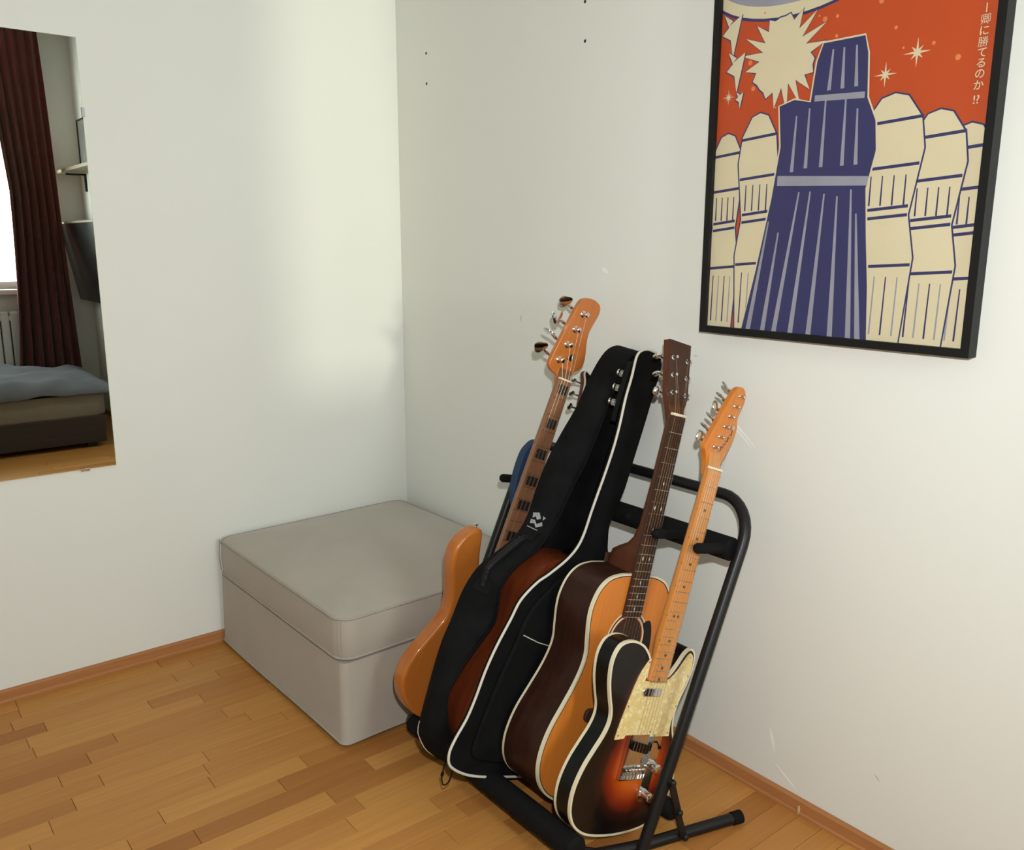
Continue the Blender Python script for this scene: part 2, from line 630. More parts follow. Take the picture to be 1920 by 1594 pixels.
def stripkey(s_):
    c = Vector(((s_[0] + s_[1]) / 2, (s_[2] + s_[3]) / 2, 0)) - CAM
    z = c.dot(FW)
    if z < 0.3:
        return 99 + c.length
    px, py = 960 + 1613 * c.dot(RT) / z, 797 - 1613 * c.dot(UP) / z
    off = max(0, -px - 150, px - 2070) + max(0, py - 1744)
    return c.length + off * 0.01


strips.sort(key=stripkey)
rest = MB()
cache = {}
for i, (xa, xb, ya, yb) in enumerate(strips):
    L, Wd = round(xb - xa, 4), round(ya - yb, 4)
    g = 0.0005
    if i < 300:
        k = (L, Wd)
        if k not in cache:
            hL, hW, z1 = L / 2 - g, Wd / 2 - g, 0.0
            c = 0.0007
            mb_ = MB()
            mb_.add([(-hL, -hW, -0.009), (hL, -hW, -0.009), (hL, hW, -0.009), (-hL, hW, -0.009),
                     (-hL, -hW, -c), (hL, -hW, -c), (hL, hW, -c), (-hL, hW, -c),
                     (-hL + c, -hW + c, z1), (hL - c, -hW + c, z1), (hL - c, hW - c, z1), (-hL + c, hW - c, z1)],
                    [[8, 9, 10, 11]] + [[a, (a + 1) % 4, (a + 1) % 4 + 4, a + 4] for a in range(4)] +
                    [[a + 4, (a + 1) % 4 + 4, (a + 1) % 4 + 8, a + 8] for a in range(4)])
            me = mb_.mesh('plank', 0)
            me.materials.append(PLANK)
            cache[k] = me
        o = bpy.data.objects.new('plank', cache[k])
        o.location = ((xa + xb) / 2, (ya + yb) / 2, 0)
        COL.objects.link(o)
        o.parent = fl
    else:
        rest.box((xa + g, yb + g, -0.009), (xb - g, ya - g, 0))
ro = rest.build('far_planks', PLANK, fl, smooth=0)
ro['kind'] = 'stuff'
ro['label'] = 'rest of the parquet strips outside the view'

# baseboards
BH = 0.0364
def baseb(name, prof_axis, length, M, label):
    # profile: depth d, height z
    prof = [(0, 0), (0.0150, 0), (0.0150, 0.006), (0.0125, 0.010), (0.0125, BH - 0.003), (0.0105, BH), (0, BH)]
    n = len(prof)
    v = []
    for t in (0, length):
        for d, z in prof:
            v.append((-t, -d, z) if prof_axis == 'x' else (-d, -t, z))
    fs = [list(range(n)), [i + n for i in range(n)]] + [[i, (i + 1) % n, (i + 1) % n + n, i + n] for i in range(n)]
    return struct(MB().add(v, fs).build(name, M, smooth=0), label)


baseb('baseboard_left', 'x', -ROOM_X0, BASEW, 'wooden baseboard along the wall under the mirror')
bbr = baseb('baseboard_right', 'y', -ROOM_Y0, BASEW2, 'wooden baseboard along the wall under the poster')
MB().blob((-0.0135, -1.655, 0.012), (1, 0, 0), (0, 1, 0), (0, 0, 1), 0.003, 0.004, 0.012).build('chip', mat('raw_wood_chip', (0.55, 0.36, 0.18), 0.7, noise=(40, 0.1)), bbr)

# marks on the right wall
GREYSC = mat('grey_scuff', (0.42, 0.42, 0.40), 0.8, noise=(30, 0.05))
for (yy, zz) in ((-0.1765, 1.830), (-0.1766, 1.7407), (-0.8959, 1.8376), (-0.8986, 1.7457)):
    MB().lathe((0.0, yy, zz), (-1, 0, 0), [(0.0042, -0.004), (0.0042, 0.0004), (0.003, 0.0006)], 12).build('screw_hole', HOLE, wr)
for a, b, r in (((-0.0004, -1.395, 0.87), (-0.0004, -1.475, 0.806), 0.0025), ((-0.0004, -1.41, 0.848), (-0.0004, -1.463, 0.806), 0.002),
                ((-0.0004, -0.6507, 1.049), (-0.0004, -0.6509, 1.027), 0.0012), ((-0.0004, -1.287, 0.9947), (-0.0004, -1.302, 0.9951), 0.0008),
                ((-0.0004, -0.976, 1.190), (-0.0004, -1.002, 1.176), 0.006), ((-0.0004, -1.8117, 0.1792), (-0.0004, -1.8244, 0.1675), 0.001), ((-0.0004, -1.58, 0.085), (-0.0004, -1.64, 0.045), 0.002), ((-0.0004, -1.56, 0.165), (-0.0004, -1.575, 0.11), 0.004)):
    A, B = Vector(a), Vector(b)
    nrm = (B - A).cross(Vector((1, 0, 0))).normalized() * r
    q = Vector((0.0003, 0, 0))
    mb_ = MB()
    P = [A, A.lerp(B, 0.3) + nrm, A.lerp(B, 0.7) + nrm * 0.8, B, A.lerp(B, 0.7) - nrm * 0.6, A.lerp(B, 0.3) - nrm]
    mb_.add([p for p in P] + [p + q for p in P], [list(range(6)), list(range(6, 12))] + [[i, (i + 1) % 6, (i + 1) % 6 + 6, i + 6] for i in range(6)])
    mb_.build('scuff_mark', GREYSC if r < 0.0014 else PATCHM, wr, smooth=0)

# ------------------------------------------------------------------ mirror on the left wall
MX0, MX1, MZ0, MZ1 = -1.62, -0.9707, 0.6247, 1.7721
mir = thing('wall_mirror', 'tall frameless wall mirror reflecting curtain and bed', 'mirror', ((MX0 + MX1) / 2, 0, MZ0))
hx, hz = (MX1 - MX0) / 2, MZ1 - MZ0
MB().box((-hx, -0.006, 0), (hx, -0.001, hz)).build('glass_slab', MEDGE, mir, smooth=0)
MB().box((-hx + 0.0012, -0.0066, 0.0012), (hx - 0.0012, -0.0058, hz - 0.0012)).build('mirror_face', MIRR, mir, smooth=0)
for (cx, cz, vert) in ((hx, 0.962, True), (hx - 0.083, 0.0, False)):
    a = (0.004, 0.012) if vert else (0.012, 0.004)
    MB().box((cx - a[0], -0.0105, cz - a[1]), (cx + a[0], -0.0, cz + a[1])).build('mirror_clip', CHROME, mir, smooth=0, bevel=(0.001, 2))

# ------------------------------------------------------------------ ottoman
ot = thing('ottoman', 'square taupe fabric ottoman with piped cushion lid in the corner', 'ottoman', (-0.362, -0.405, 0))
ot.rotation_euler.z = 0.018
OX, OY = 0.335, 0.393


def rrect(hx_, hy_, r, n=8):
    P = []
    for (sx, sy, a0) in ((1, 1, 0), (-1, 1, 90), (-1, -1, 180), (1, -1, 270)):
        for i in range(n + 1):
            a = radians(a0 + 90 * i / n)
            P.append((sx * (hx_ - r) + r * cos(a), sy * (hy_ - r) + r * sin(a)))
    return P


def dense(P, step=0.03):
    out = []
    n = len(P)
    for i in range(n):
        a, b = P[i], P[(i + 1) % n]
        d = sqrt((a[0] - b[0]) ** 2 + (a[1] - b[1]) ** 2)
        k = max(1, int(d / step))
        for j in range(k):
            t = j / k
            out.append((a[0] + (b[0] - a[0]) * t, a[1] + (b[1] - a[1]) * t))
    return out


def shell(levels, cap_top=True, cap_bot=True):
    """levels: list of (outline, zfunc)"""
    mb_ = MB()
    n = len(levels[0][0])
    v, fs = [], []
    for P, zf in levels:
        for x, y_ in P:
            v.append((x, y_, zf(x, y_) if callable(zf) else zf))
    for i in range(len(levels) - 1):
        for k in range(n):
            l = (k + 1) % n
            fs.append([i * n + k, i * n + l, (i + 1) * n + l, (i + 1) * n + k])
    if cap_bot:
        fs.append(list(range(n))[::-1])
    if cap_top:
        fs.append([(len(levels) - 1) * n + k for k in range(n)])
    return mb_.add(v, fs)


def wob(P, amp, seed):
    out = []
    for i, (x, y_) in enumerate(P):
        a = math.atan2(y_, x)
        k = 1 + amp * (sin(a * 5 + seed) + 0.6 * sin(a * 11 + seed * 2.3))
        out.append((x * k, y_ * k))
    return out


base_o = dense(rrect(OX, OY, 0.022))
lv = []
for z, s_ in ((0.014, 1.008), (0.03, 1.006), (0.08, 1.002), (0.14, 0.998), (0.20, 0.995), (0.232, 0.992)):
    lv.append((wob([(x * s_, y_ * s_) for x, y_ in base_o], 0.0012, z * 9), lambda x, y_, z=z: z + (0.003 * sin(x * 9 + y_ * 7) if z < 0.02 else 0)))
shell(lv).build('base_cover', OTTO, ot, smooth=50)
lid_o = dense(rrect(OX - 0.001, OY - 0.001, 0.045))
lv = []
for z, s_ in ((0.238, 0.992), (0.246, 1.0), (0.29, 1.006), (0.335, 1.002), (0.346, 0.997)):
    lv.append((wob([(x * s_, y_ * s_) for x, y_ in lid_o], 0.0015, z * 7), z))
for s_ in (0.985, 0.96, 0.92, 0.85, 0.75, 0.6, 0.4, 0.2, 0.05):
    zz = 0.346 + 0.045 * (1 - s_ ** 3.6)
    lv.append(([(x * s_, y_ * s_) for x, y_ in lid_o], lambda x, y_, zz=zz, s_=s_: zz + 0.0022 * (1 - s_) * sin(x * 23 + y_ * 17)))
lid = shell(lv).build('cushion_lid', OTTO, ot, smooth=60)
for (zz, P, r) in ((0.346, [(x * 1.0, y_ * 1.0) for x, y_ in lid_o], 0.0036), (0.243, [(x * 1.003, y_ * 1.003) for x, y_ in lid_o], 0.0036)):
    MB().tube([(x, y_, zz) for x, y_ in P], r, 8, closed=True).build('piping', OTTOP, lid)
MB().tube([(x * 1.01, y_ * 1.01, 0.016 + 0.003 * sin(x * 9 + y_ * 7)) for x, y_ in base_o], 0.0035, 8, closed=True).build('hem_piping', OTTOP, ot)
for (sx, sy) in ((-1, -1), (1, -1), (-1, 1), (1, 1)):
    MB().cyl((sx * 0.28, sy * 0.33, 0), (0, 0, 1), 0.02, 0.03, 12).build('foot', BLACKM, ot)
    MB().tube([(sx * (OX - 0.006) * s1, sy * (OY - 0.006) * s1, z) for z, s1 in ((0.244, 1.0), (0.29, 1.008), (0.345, 1.0))], 0.0012, 6).build('corner_seam', OTTOP, lid)

# ------------------------------------------------------------------ guitar rack
ST = thing('guitar_rack', 'black steel guitar rack with foam-padded rails by the wall', 'guitar stand', (-0.36, -1.15, 0))
O = Vector((-0.36, -1.15, 0))
L0 = radians(24.9)
def SP(h, y_):   # point on the leaning back frame, h metres up
    return Vector((-0.385 + 0.464 * (h - 0.02), y_, h)) - O


YR, YL = -1.530, -0.772
RR = 0.0127
path = [SP(0.012, YR)]
rc = 0.085
path.append(SP(0.708 - rc, YR))
for i in range(1, 9):
    a = radians(90 * i / 8)
    path.append(SP(0.708 - rc + rc * sin(a), YR + rc * (1 - cos(a))))
path.append(SP(0.708, -1.15))
for i in range(0, 9):
    a = radians(90 * i / 8)
    path.append(SP(0.708 - rc + rc * cos(a), YL - rc * (1 - sin(a))))
path.append(SP(0.012, YL))
MB().tube(path, RR, 14).build('back_frame', BLACKM, ST)
c0, c1 = SP(0.607, YR + 0.016), SP(0.607, YL - 0.016)
MB().tube([c0, c0 + Vector((0, 0.006, 0)), c1 - Vector((0, 0.006, 0)), c1], [0.021, 0.026, 0.026, 0.021], 18).build('neck_rail_padding', FOAM, ST)
for yy, ln in ((-1.502, 0.115), (-1.384, 0.112), (-1.222, 0.03), (-1.052, 0.07), (-0.915, 0.10), (-0.795, 0.075)):
    a = SP(0.607, yy)
    d = Vector((-0.95, 0, 0.22)).normalized()
    MB().tube([a, a + d * (ln - 0.006), a + d * (ln - 0.001), a + d * (ln + 0.003)], [0.0115, 0.0115, 0.009, 0.004], 12).build('neck_prong', FOAM, ST)
# base
XF = -0.530
MB().tube([Vector((XF, -1.488, 0.058)) - O, Vector((XF, -1.480, 0.058)) - O, Vector((XF, -0.885, 0.058)) - O, Vector((XF, -0.877, 0.058)) - O], [0.021, 0.027, 0.027, 0.021], 18).build('front_bar_padding', FOAM, ST)
MB().tube([Vector((-0.262, -1.508, 0.036)) - O, Vector((-0.262, -1.50, 0.036)) - O, Vector((-0.262, -0.83, 0.036)) - O, Vector((-0.262, -0.82, 0.036)) - O], [0.018, 0.022, 0.022, 0.018], 18).build('rear_bar_padding', FOAM, ST)
for sgn, yf, yb, ym in ((-1, -1.468, -1.588, -1.517), (1, -0.845, -0.745, -0.80)):
    pts = [Vector((XF, yf + 0.02 * -sgn, 0.056)), Vector((XF + 0.006, yf + 0.006 * sgn * -1, 0.050)), Vector((XF + 0.03, yf + 0.004 * sgn, 0.030)), Vector((XF + 0.06, yf + 0.012 * sgn, 0.0155)),
           Vector((-0.379, ym, 0.0145)), Vector((-0.138, yb, 0.0145))]
    MB().tube([p - O for p in pts], 0.0125, 14).build('base_tube', BLACKM, ST)
    e0, e1 = pts[-1] + (pts[-2] - pts[-1]).normalized() * 0.02, pts[-1] + (pts[-1] - pts[-2]).normalized() * 0.004
    MB().tube([e0 - O, e1 - O], 0.0142, 14).build('end_cap', FOAM, ST)
    # folding brace from the upright down to the base tube
    yu = YR if sgn < 0 else YL
    A = SP(0.155, yu + sgn * 0.016)
    Bp = Vector((-0.292, ym + (yb - ym) * 0.36 + 0.018 * sgn, 0.022)) - O
    t = (Bp - A).normalized()
    n1 = t.cross(Vector((0, 1, 0))).normalized() * 0.008
    n2 = Vector((0, 0.002, 0))
    Mid = A.lerp(Bp, 0.55)
    for (p, q) in ((A, Mid), (Mid - t * 0.012 + n2 * 2, Bp)):
        MB().add([p + n1 + n2, p - n1 + n2, p - n1 - n2, p + n1 - n2, q + n1 + n2, q - n1 + n2, q - n1 - n2, q + n1 - n2],
                 [[0, 1, 2, 3], [7, 6, 5, 4], [0, 4, 5, 1], [1, 5, 6, 2], [2, 6, 7, 3], [3, 7, 4, 0]]).build('folding_brace', BLACKM, ST, smooth=0)
    for p in (A, Mid, Bp):
        MB().lathe(p - Vector((0, 0.010, 0)), (0, 1, 0), [(0.004, 0), (0.0075, 0.003), (0.0075, 0.017), (0.004, 0.02)], 12).build('bolt', BLACKM, ST)

# ------------------------------------------------------------------ guitars
def gframe(nut, lean_deg, nut_to_base, yface):
    """local axes: x towards treble side, y up the neck, z out of the face; origin at the body's bottom end"""
    L = radians(lean_deg)
    X = Vector((cos(L), 0, -sin(L)))
    Y = Vector((sin(L), 0, cos(L)))
    Z = Vector((0, -1, 0))
    M = Matrix((X, Y, Z)).transposed().to_4x4()
    base = Vector((nut[0], yface, nut[1])) - Y * nut_to_base
    M.translation = base
    return M


def neck(stations, seg=12, flat=0.0):
    """stations (y, halfwidth, ztop, depth)"""
    mb_ = MB()
    v, fs = [], []
    n = seg + 1
    for (y_, hw_, zt, dp) in stations:
        for k in range(n):
            a = pi * k / seg
            cx_ = cos(a)
            sy_ = sin(a)
            v.append((hw_ * cx_, y_, zt - dp * (sy_ ** 0.75)))
    for i in range(len(stations) - 1):
        for k in range(seg):
            fs.append([i * n + k, i * n + k + 1, (i + 1) * n + k + 1, (i + 1) * n + k])
        fs.append([i * n, (i + 1) * n, (i + 1) * n + seg, i * n + seg])
    fs.append(list(range(n)))
    fs.append([(len(stations) - 1) * n + k for k in range(n)])
    return mb_.add(v, fs)


def gframe_pts(base, nut):
    Y = (Vector(nut) - Vector(base)).normalized()
    X = Y.cross(Vector((0, -1, 0))).normalized()
    Z = X.cross(Y)
    M = Matrix((X, Y, Z)).transposed().to_4x4()
    M.translation = Vector(base)
    return M


def board_hw(y_, ynut, yend, h0, h1):
    t = (ynut - y_) / (ynut - yend)
    return h0 + (h1 - h0) * t


def fretwork(g, NY, yend, scale, nfr, h0, h1, zt, fretM=NICKEL, start=1):
    me = {}
    for i in range(start, nfr + 1):
        y_ = NY - scale * (1 - 2 ** (-i / 12))
        hw_ = board_hw(y_, NY, yend, h0, h1)
        MB().tube([(-hw_, y_, zt), (hw_, y_, zt)], 0.0009, 6).build('fret', fretM, g, smooth=60)


def strings(g, n, NY, saddle_y, sp0, sp1, z_n, z_s, posts, M, r=0.00030, M2=None):
    for i in range(n):
        t = i / (n - 1) - 0.5
        xs, xn = sp1 * t, sp0 * t
        pts = [(xs, saddle_y, z_s), (xn, NY, z_n)]
        if posts:
            pts.append(posts[i])
        MB().tube(pts, (r * (1.5 - 0.7 * (i / (n - 1)))), 5, caps=False).build('string', (M2 if (M2 and i >= n - 2) else M), g)


def peg(g, post, side, zback, blen, ba, bb, M, stem=0.012, tilt=0.0, kind='oval', zt=0.0):
    """tuning post on the face and a button at the side (direction 'side' in local xy)"""
    p = Vector(post)
    r = MB()
    r.lathe((p.x, p.y, zt - 0.0005), (0, 0, 1), [(0.0052, 0), (0.0052, 0.0016), (0.0032, 0.003), (0.0028, 0.008), (0.0034, 0.0095), (0.0034, 0.013), (0.002, 0.014)], 12)
    r.build('tuning_post', M, g)
    d = Vector((side[0], side[1], 0)).normalized()
    a = Vector((p.x, p.y, zback))
    e = a + d * blen
    k = MB()
    k.tube([a, e], 0.0022, 8)
    k.lathe(a + d * (blen - stem), d, [(0.0024, 0), (0.0042, 0.003), (0.003, 0.008), (0.002, stem)], 10)
    t = Vector((-d.y, d.x, 0)) * cos(tilt) + Vector((0, 0, 1)) * sin(tilt)
    nn = d.cross(t).normalized()
    c = e + d * ba * 0.85
    if kind == 'oval':
        k.blob(c, t, nn, d, bb, 0.0035, ba, 14, 8)
    elif kind == 'clover':
        out = []
        for i in range(28):
            an = 2 * pi * i / 28
            lob = 1 + 0.13 * cos(3 * an)
            out.append((bb * lob * cos(an + pi / 2), ba * lob * sin(an + pi / 2)))
        n_ = len(out)
        v = []
        for s_, sc_ in ((-1, 0.8), (-0.6, 1), (0.6, 1), (1, 0.8)):
            for (u_, w_) in out:
                v.append(c + t * (u_ * sc_) + d * (w_ * sc_) + nn * (0.002 * s_))
        fs = [list(range(n_))[::-1], [3 * n_ + i for i in range(n_)]]
        for q in range(3):
            for i in range(n_):
                j = (i + 1) % n_
                fs.append([q * n_ + i, q * n_ + j, (q + 1) * n_ + j, (q + 1) * n_ + i])
        k.add(v, fs)
    k.build('tuning_peg', M, g)


def disc(x, y_, z, r, h=0.0006, ry=None):
    return MB().prism(circ(x, y_, r, 14, ry), z - 0.001, z + h)


# ---- sunburst electric
def electric():
    NB = 0.804                      # nut to body bottom
    NY = NB
    M = gframe((-0.139, 0.7805), 19.6, NB, -1.465)
    g = thing('electric_guitar', 'sunburst electric guitar with cream pearl pickguard, nearest on the rack', 'guitar', M=M)
    P = [(-30, -420), (-44, -405), (-64, -391), (-92, -383), (-120, -385), (-141, -398), (-150, -428), (-143, -468), (-127, -505), (-113, -532), (-109, -556), (-116, -582), (-132, -612), (-149, -645), (-160, -682),
         (-161, -716), (-151, -750), (-126, -778), (-80, -797), (0, -804), (80, -797), (126, -778), (150, -750), (160, -714), (158, -680), (146, -642), (126, -604), (108, -572), (101, -542),
         (104, -508), (115, -474), (122, -436), (116, -403), (97, -391), (79, -402), (63, -428), (46, -450), (30, -458), (-28, -456)]
    # keep the neck pocket corners crisp: smooth the open run
    out = sc2(catmull(P[:38], 4, closed=False) + [P[38]])
    out = [(x, y_ + NY) for x, y_ in out]
    MB().prism(out, -0.046, 0.0).build('body_sides', GLOSSB, g, smooth=40)
    inn = offset(out, -0.0008)
    MB().prism(inn, -0.004, 0.0006).build('body_top', burst_mat(NY), g, smooth=0)
    full = out[:-1]
    for nm, za, zb in (('front_binding', -0.006, 0.0012), ('back_binding', -0.0472, -0.0405)):
        MB().ring(offset(out, 0.0006), offset(out, -0.0042), za, zb).build(nm, CREAM, g, smooth=40)
    # pickguard
    pg = [(-34, -418), (-50, -442), (-62, -478), (-70, -520), (-77, -560), (-80, -592), (-52, -590), (-50, -583), (30, -583), (31, -588), (98, -588), (93, -560), (95, -530), (99, -502), (108, -468), (114, -436), (109, -411), (98, -401),
          (87, -411), (70, -438), (50, -459), (32, -466), (-34, -466)]
    pgs = [(x * .001, y_ * .001 + NY) for x, y_ in pg]
    a = catmull(pgs[:6], 3, closed=False) + pgs[6:10] + catmull(pgs[10:22], 3, closed=False) + [pgs[22]]
    pgo = MB().prism(a, 0.0004, 0.0030).build('pickguard', PEARL, g, smooth=30)
    for (x, y_) in ((-36, -425), (-66, -520), (-74, -583), (28, -577), (90, -580), (101, -410), (108, -452), (94, -520), (38, -466)):
        MB().lathe((x * .001, y_ * .001 + NY, 0.003), (0, 0, 1), [(0.0024, 0), (0.0022, 0.0008), (0.001, 0.0012)], 8).build('screw', NICKEL, pgo)
    # neck and fingerboard
    sc = 0.661
    yend = NY - 0.463
    st = [(yend, 0.028, 0.006, 0.016), (NY - 0.40, 0.028, 0.006, 0.020), (NY - 0.375, 0.0275, 0.006, 0.026), (NY - 0.30, 0.0262, 0.006, 0.022), (NY - 0.15, 0.0238, 0.006, 0.019), (NY - 0.02, 0.0216, 0.006, 0.018),
          (NY + 0.01, 0.0210, 0.004, 0.016), (NY + 0.035, 0.0195, -0.002, 0.014)]
    neck(st).build('neck', MAPLE, g, smooth=50)
    hb = [(-0.0213, NY), (-0.0285, yend), (0.0285, yend), (0.0213, NY)]
    MB().prism(hb, 0.005, 0.0105).build('fingerboard', MAPLE, g, smooth=0, bevel=(0.0015, 2))
    fretwork(g, NY, yend, sc, 21, 0.0210, 0.0280, 0.0107)
    MB().box((-0.0215, NY, 0.004), (0.0215, NY + 0.005, 0.0128)).build('nut', BONE, g, smooth=0, bevel=(0.0008, 2))
    def mid(i):
        return NY - sc * (1 - 0.5 * (2 ** (-i / 12) + 2 ** (-(i - 1) / 12)))
    for i in (3, 5, 7, 9, 15, 17, 19, 21):
        disc(0, mid(i), 0.0105, 0.0034).build('inlay', DARKDOT, g)
    for x in (-0.0075, 0.0075):
        disc(x, mid(12), 0.0105, 0.0030).build('inlay', DARKDOT, g)
    for i in (3, 5, 7, 9, 12, 15):
        MB().lathe((-board_hw(mid(i), NY, yend, .0213, .0285), mid(i), 0.0072), (-1, 0, 0), [(0.0012, -0.001), (0.0012, 0.0004)], 8).build('side_dot', DARKDOT, g)
    # headstock
    H = [(-13, -16), (-20.5, 8), (-30, 28), (-39, 40), (-37, 52), (-30, 72), (-20, 98), (-6, 134), (8, 167), (20, 184), (36, 188), (50, 178), (54, 160), (48, 138), (46, 118), (52, 100), (50, 76), (41, 46), (29, 18), (20.5, 2), (13, -16)]
    ho = [(x * .001, y_ * .001 + NY) for x, y_ in [H[0], H[1]] + catmull(H[2:19], 3, closed=False) + H[19:]]
    hs = MB().prism(ho, -0.016, -0.002).build('headstock', MAPLEH, g, smooth=40, bevel=(0.0012, 2))
    posts = []
    for i in range(6):
        t = i / 5
        x, y_ = (-9 + 41 * t) * .001, (47 + 121 * t) * .001 + NY
        posts.append((x, y_, 0.006))
        peg(g, (x, y_), (-0.955, 0.34), -0.019, 0.030, 0.0105, 0.0125, NICKEL, tilt=(0.0, 1.2, 1.1, 0.3, 1.2, 0.9)[i], zt=-0.002)
    MB().lathe((0.032, NY + 0.098, -0.002), (0, 0, 1), [(0.004, 0), (0.004, 0.003), (0.0055, 0.004), (0.0055, 0.006), (0.003, 0.007)], 10).build('string_tree', NICKEL, g)
    # script squiggle
    sq = [(6, 40), (14, 44), (12, 52), (20, 50), (18, 60), (26, 58), (24, 68), (30, 66), (28, 76), (34, 72), (33, 84), (38, 82), (36, 92)]
    MB().tube([(x * .001, y_ * .001 + NY, -0.0018) for x, y_ in catmull(sq, 4, closed=False)], 0.0008, 5).build('script_decal', DARKDOT, g)
    strings(g, 6, NY, NY - 0.657, 0.035, 0.054, 0.0135, 0.014, posts, STEEL)
    # bridge plate, pickups, saddles, controls
    by = NY - 0.678
    br = MB()
    br.box((-0.040, by, 0.0006), (0.040, by + 0.098, 0.0026))
    br.box((-0.040, by, 0.0006), (-0.0385, by + 0.098, 0.010))
    br.box((0.0385, by, 0.0006), (0.040, by + 0.098, 0.010))
    br.box((-0.040, by, 0.0006), (0.040, by + 0.0015, 0.010))
    bro = br.build('bridge_plate', CHROME, g, smooth=0)
    MB().prism(rrect(0.034, 0.010, 0.009, 5), 0, 0.008).build('bridge_pickup', GLOSSB, bro).matrix_local = Matrix.Translation((0, by + 0.070, 0.0026)) @ Matrix.Rotation(radians(-12), 4, 'Z')
    for i in range(6):
        x = (i - 2.5) * 0.0108
        MB().cyl((x - 0.0048, by + 0.021, 0.0095), (1, 0, 0), 0.0042, 0.0096, 10).build('saddle', CHROME, bro)
        MB().cyl((x, by + 0.0005, 0.0078), (0, 1, 0), 0.0016, 0.018, 6).build('saddle_screw', CHROME, bro)
    MB().prism(rrect(0.031, 0.009, 0.0088, 6), 0.0, 0.0065).build('neck_pickup', CHROME, g, bevel=(0.0015, 3)).location = (-0.006, NY - 0.488, 0.003)
    cp = [(x + 0.062, y_ + NY - 0.655) for x, y_ in rrect(0.0155, 0.080, 0.0154, 8)]
    cpo = MB().prism(cp, 0.0004, 0.0026).build('control_plate', CHROME, g, bevel=(0.0006, 2))
    for y_ in (-0.652, -0.716):
        MB().lathe((0.062, NY + y_, 0.0026), (0, 0, 1), [(0.0118, 0), (0.0118, 0.0014), (0.0098, 0.0024), (0.0108, 0.0036), (0.0108, 0.019), (0.0098, 0.0215), (0.007, 0.0228)], 20).build('knob', CHROME, cpo)
    MB().tube([(0.062, NY - 0.600, 0.002), (0.060, NY - 0.604, 0.010), (0.057, NY - 0.607, 0.017)], [0.0018, 0.0018, 0.0045], 8).build('switch_tip', GLOSSB, cpo)
    MB().lathe((-0.02, 0.0, -0.023), (0, -1, 0), [(0.006, 0), (0.003, 0.004), (0.003, 0.009), (0.007, 0.012)], 10).build('strap_button', CHROME, g)
    return g


electric()


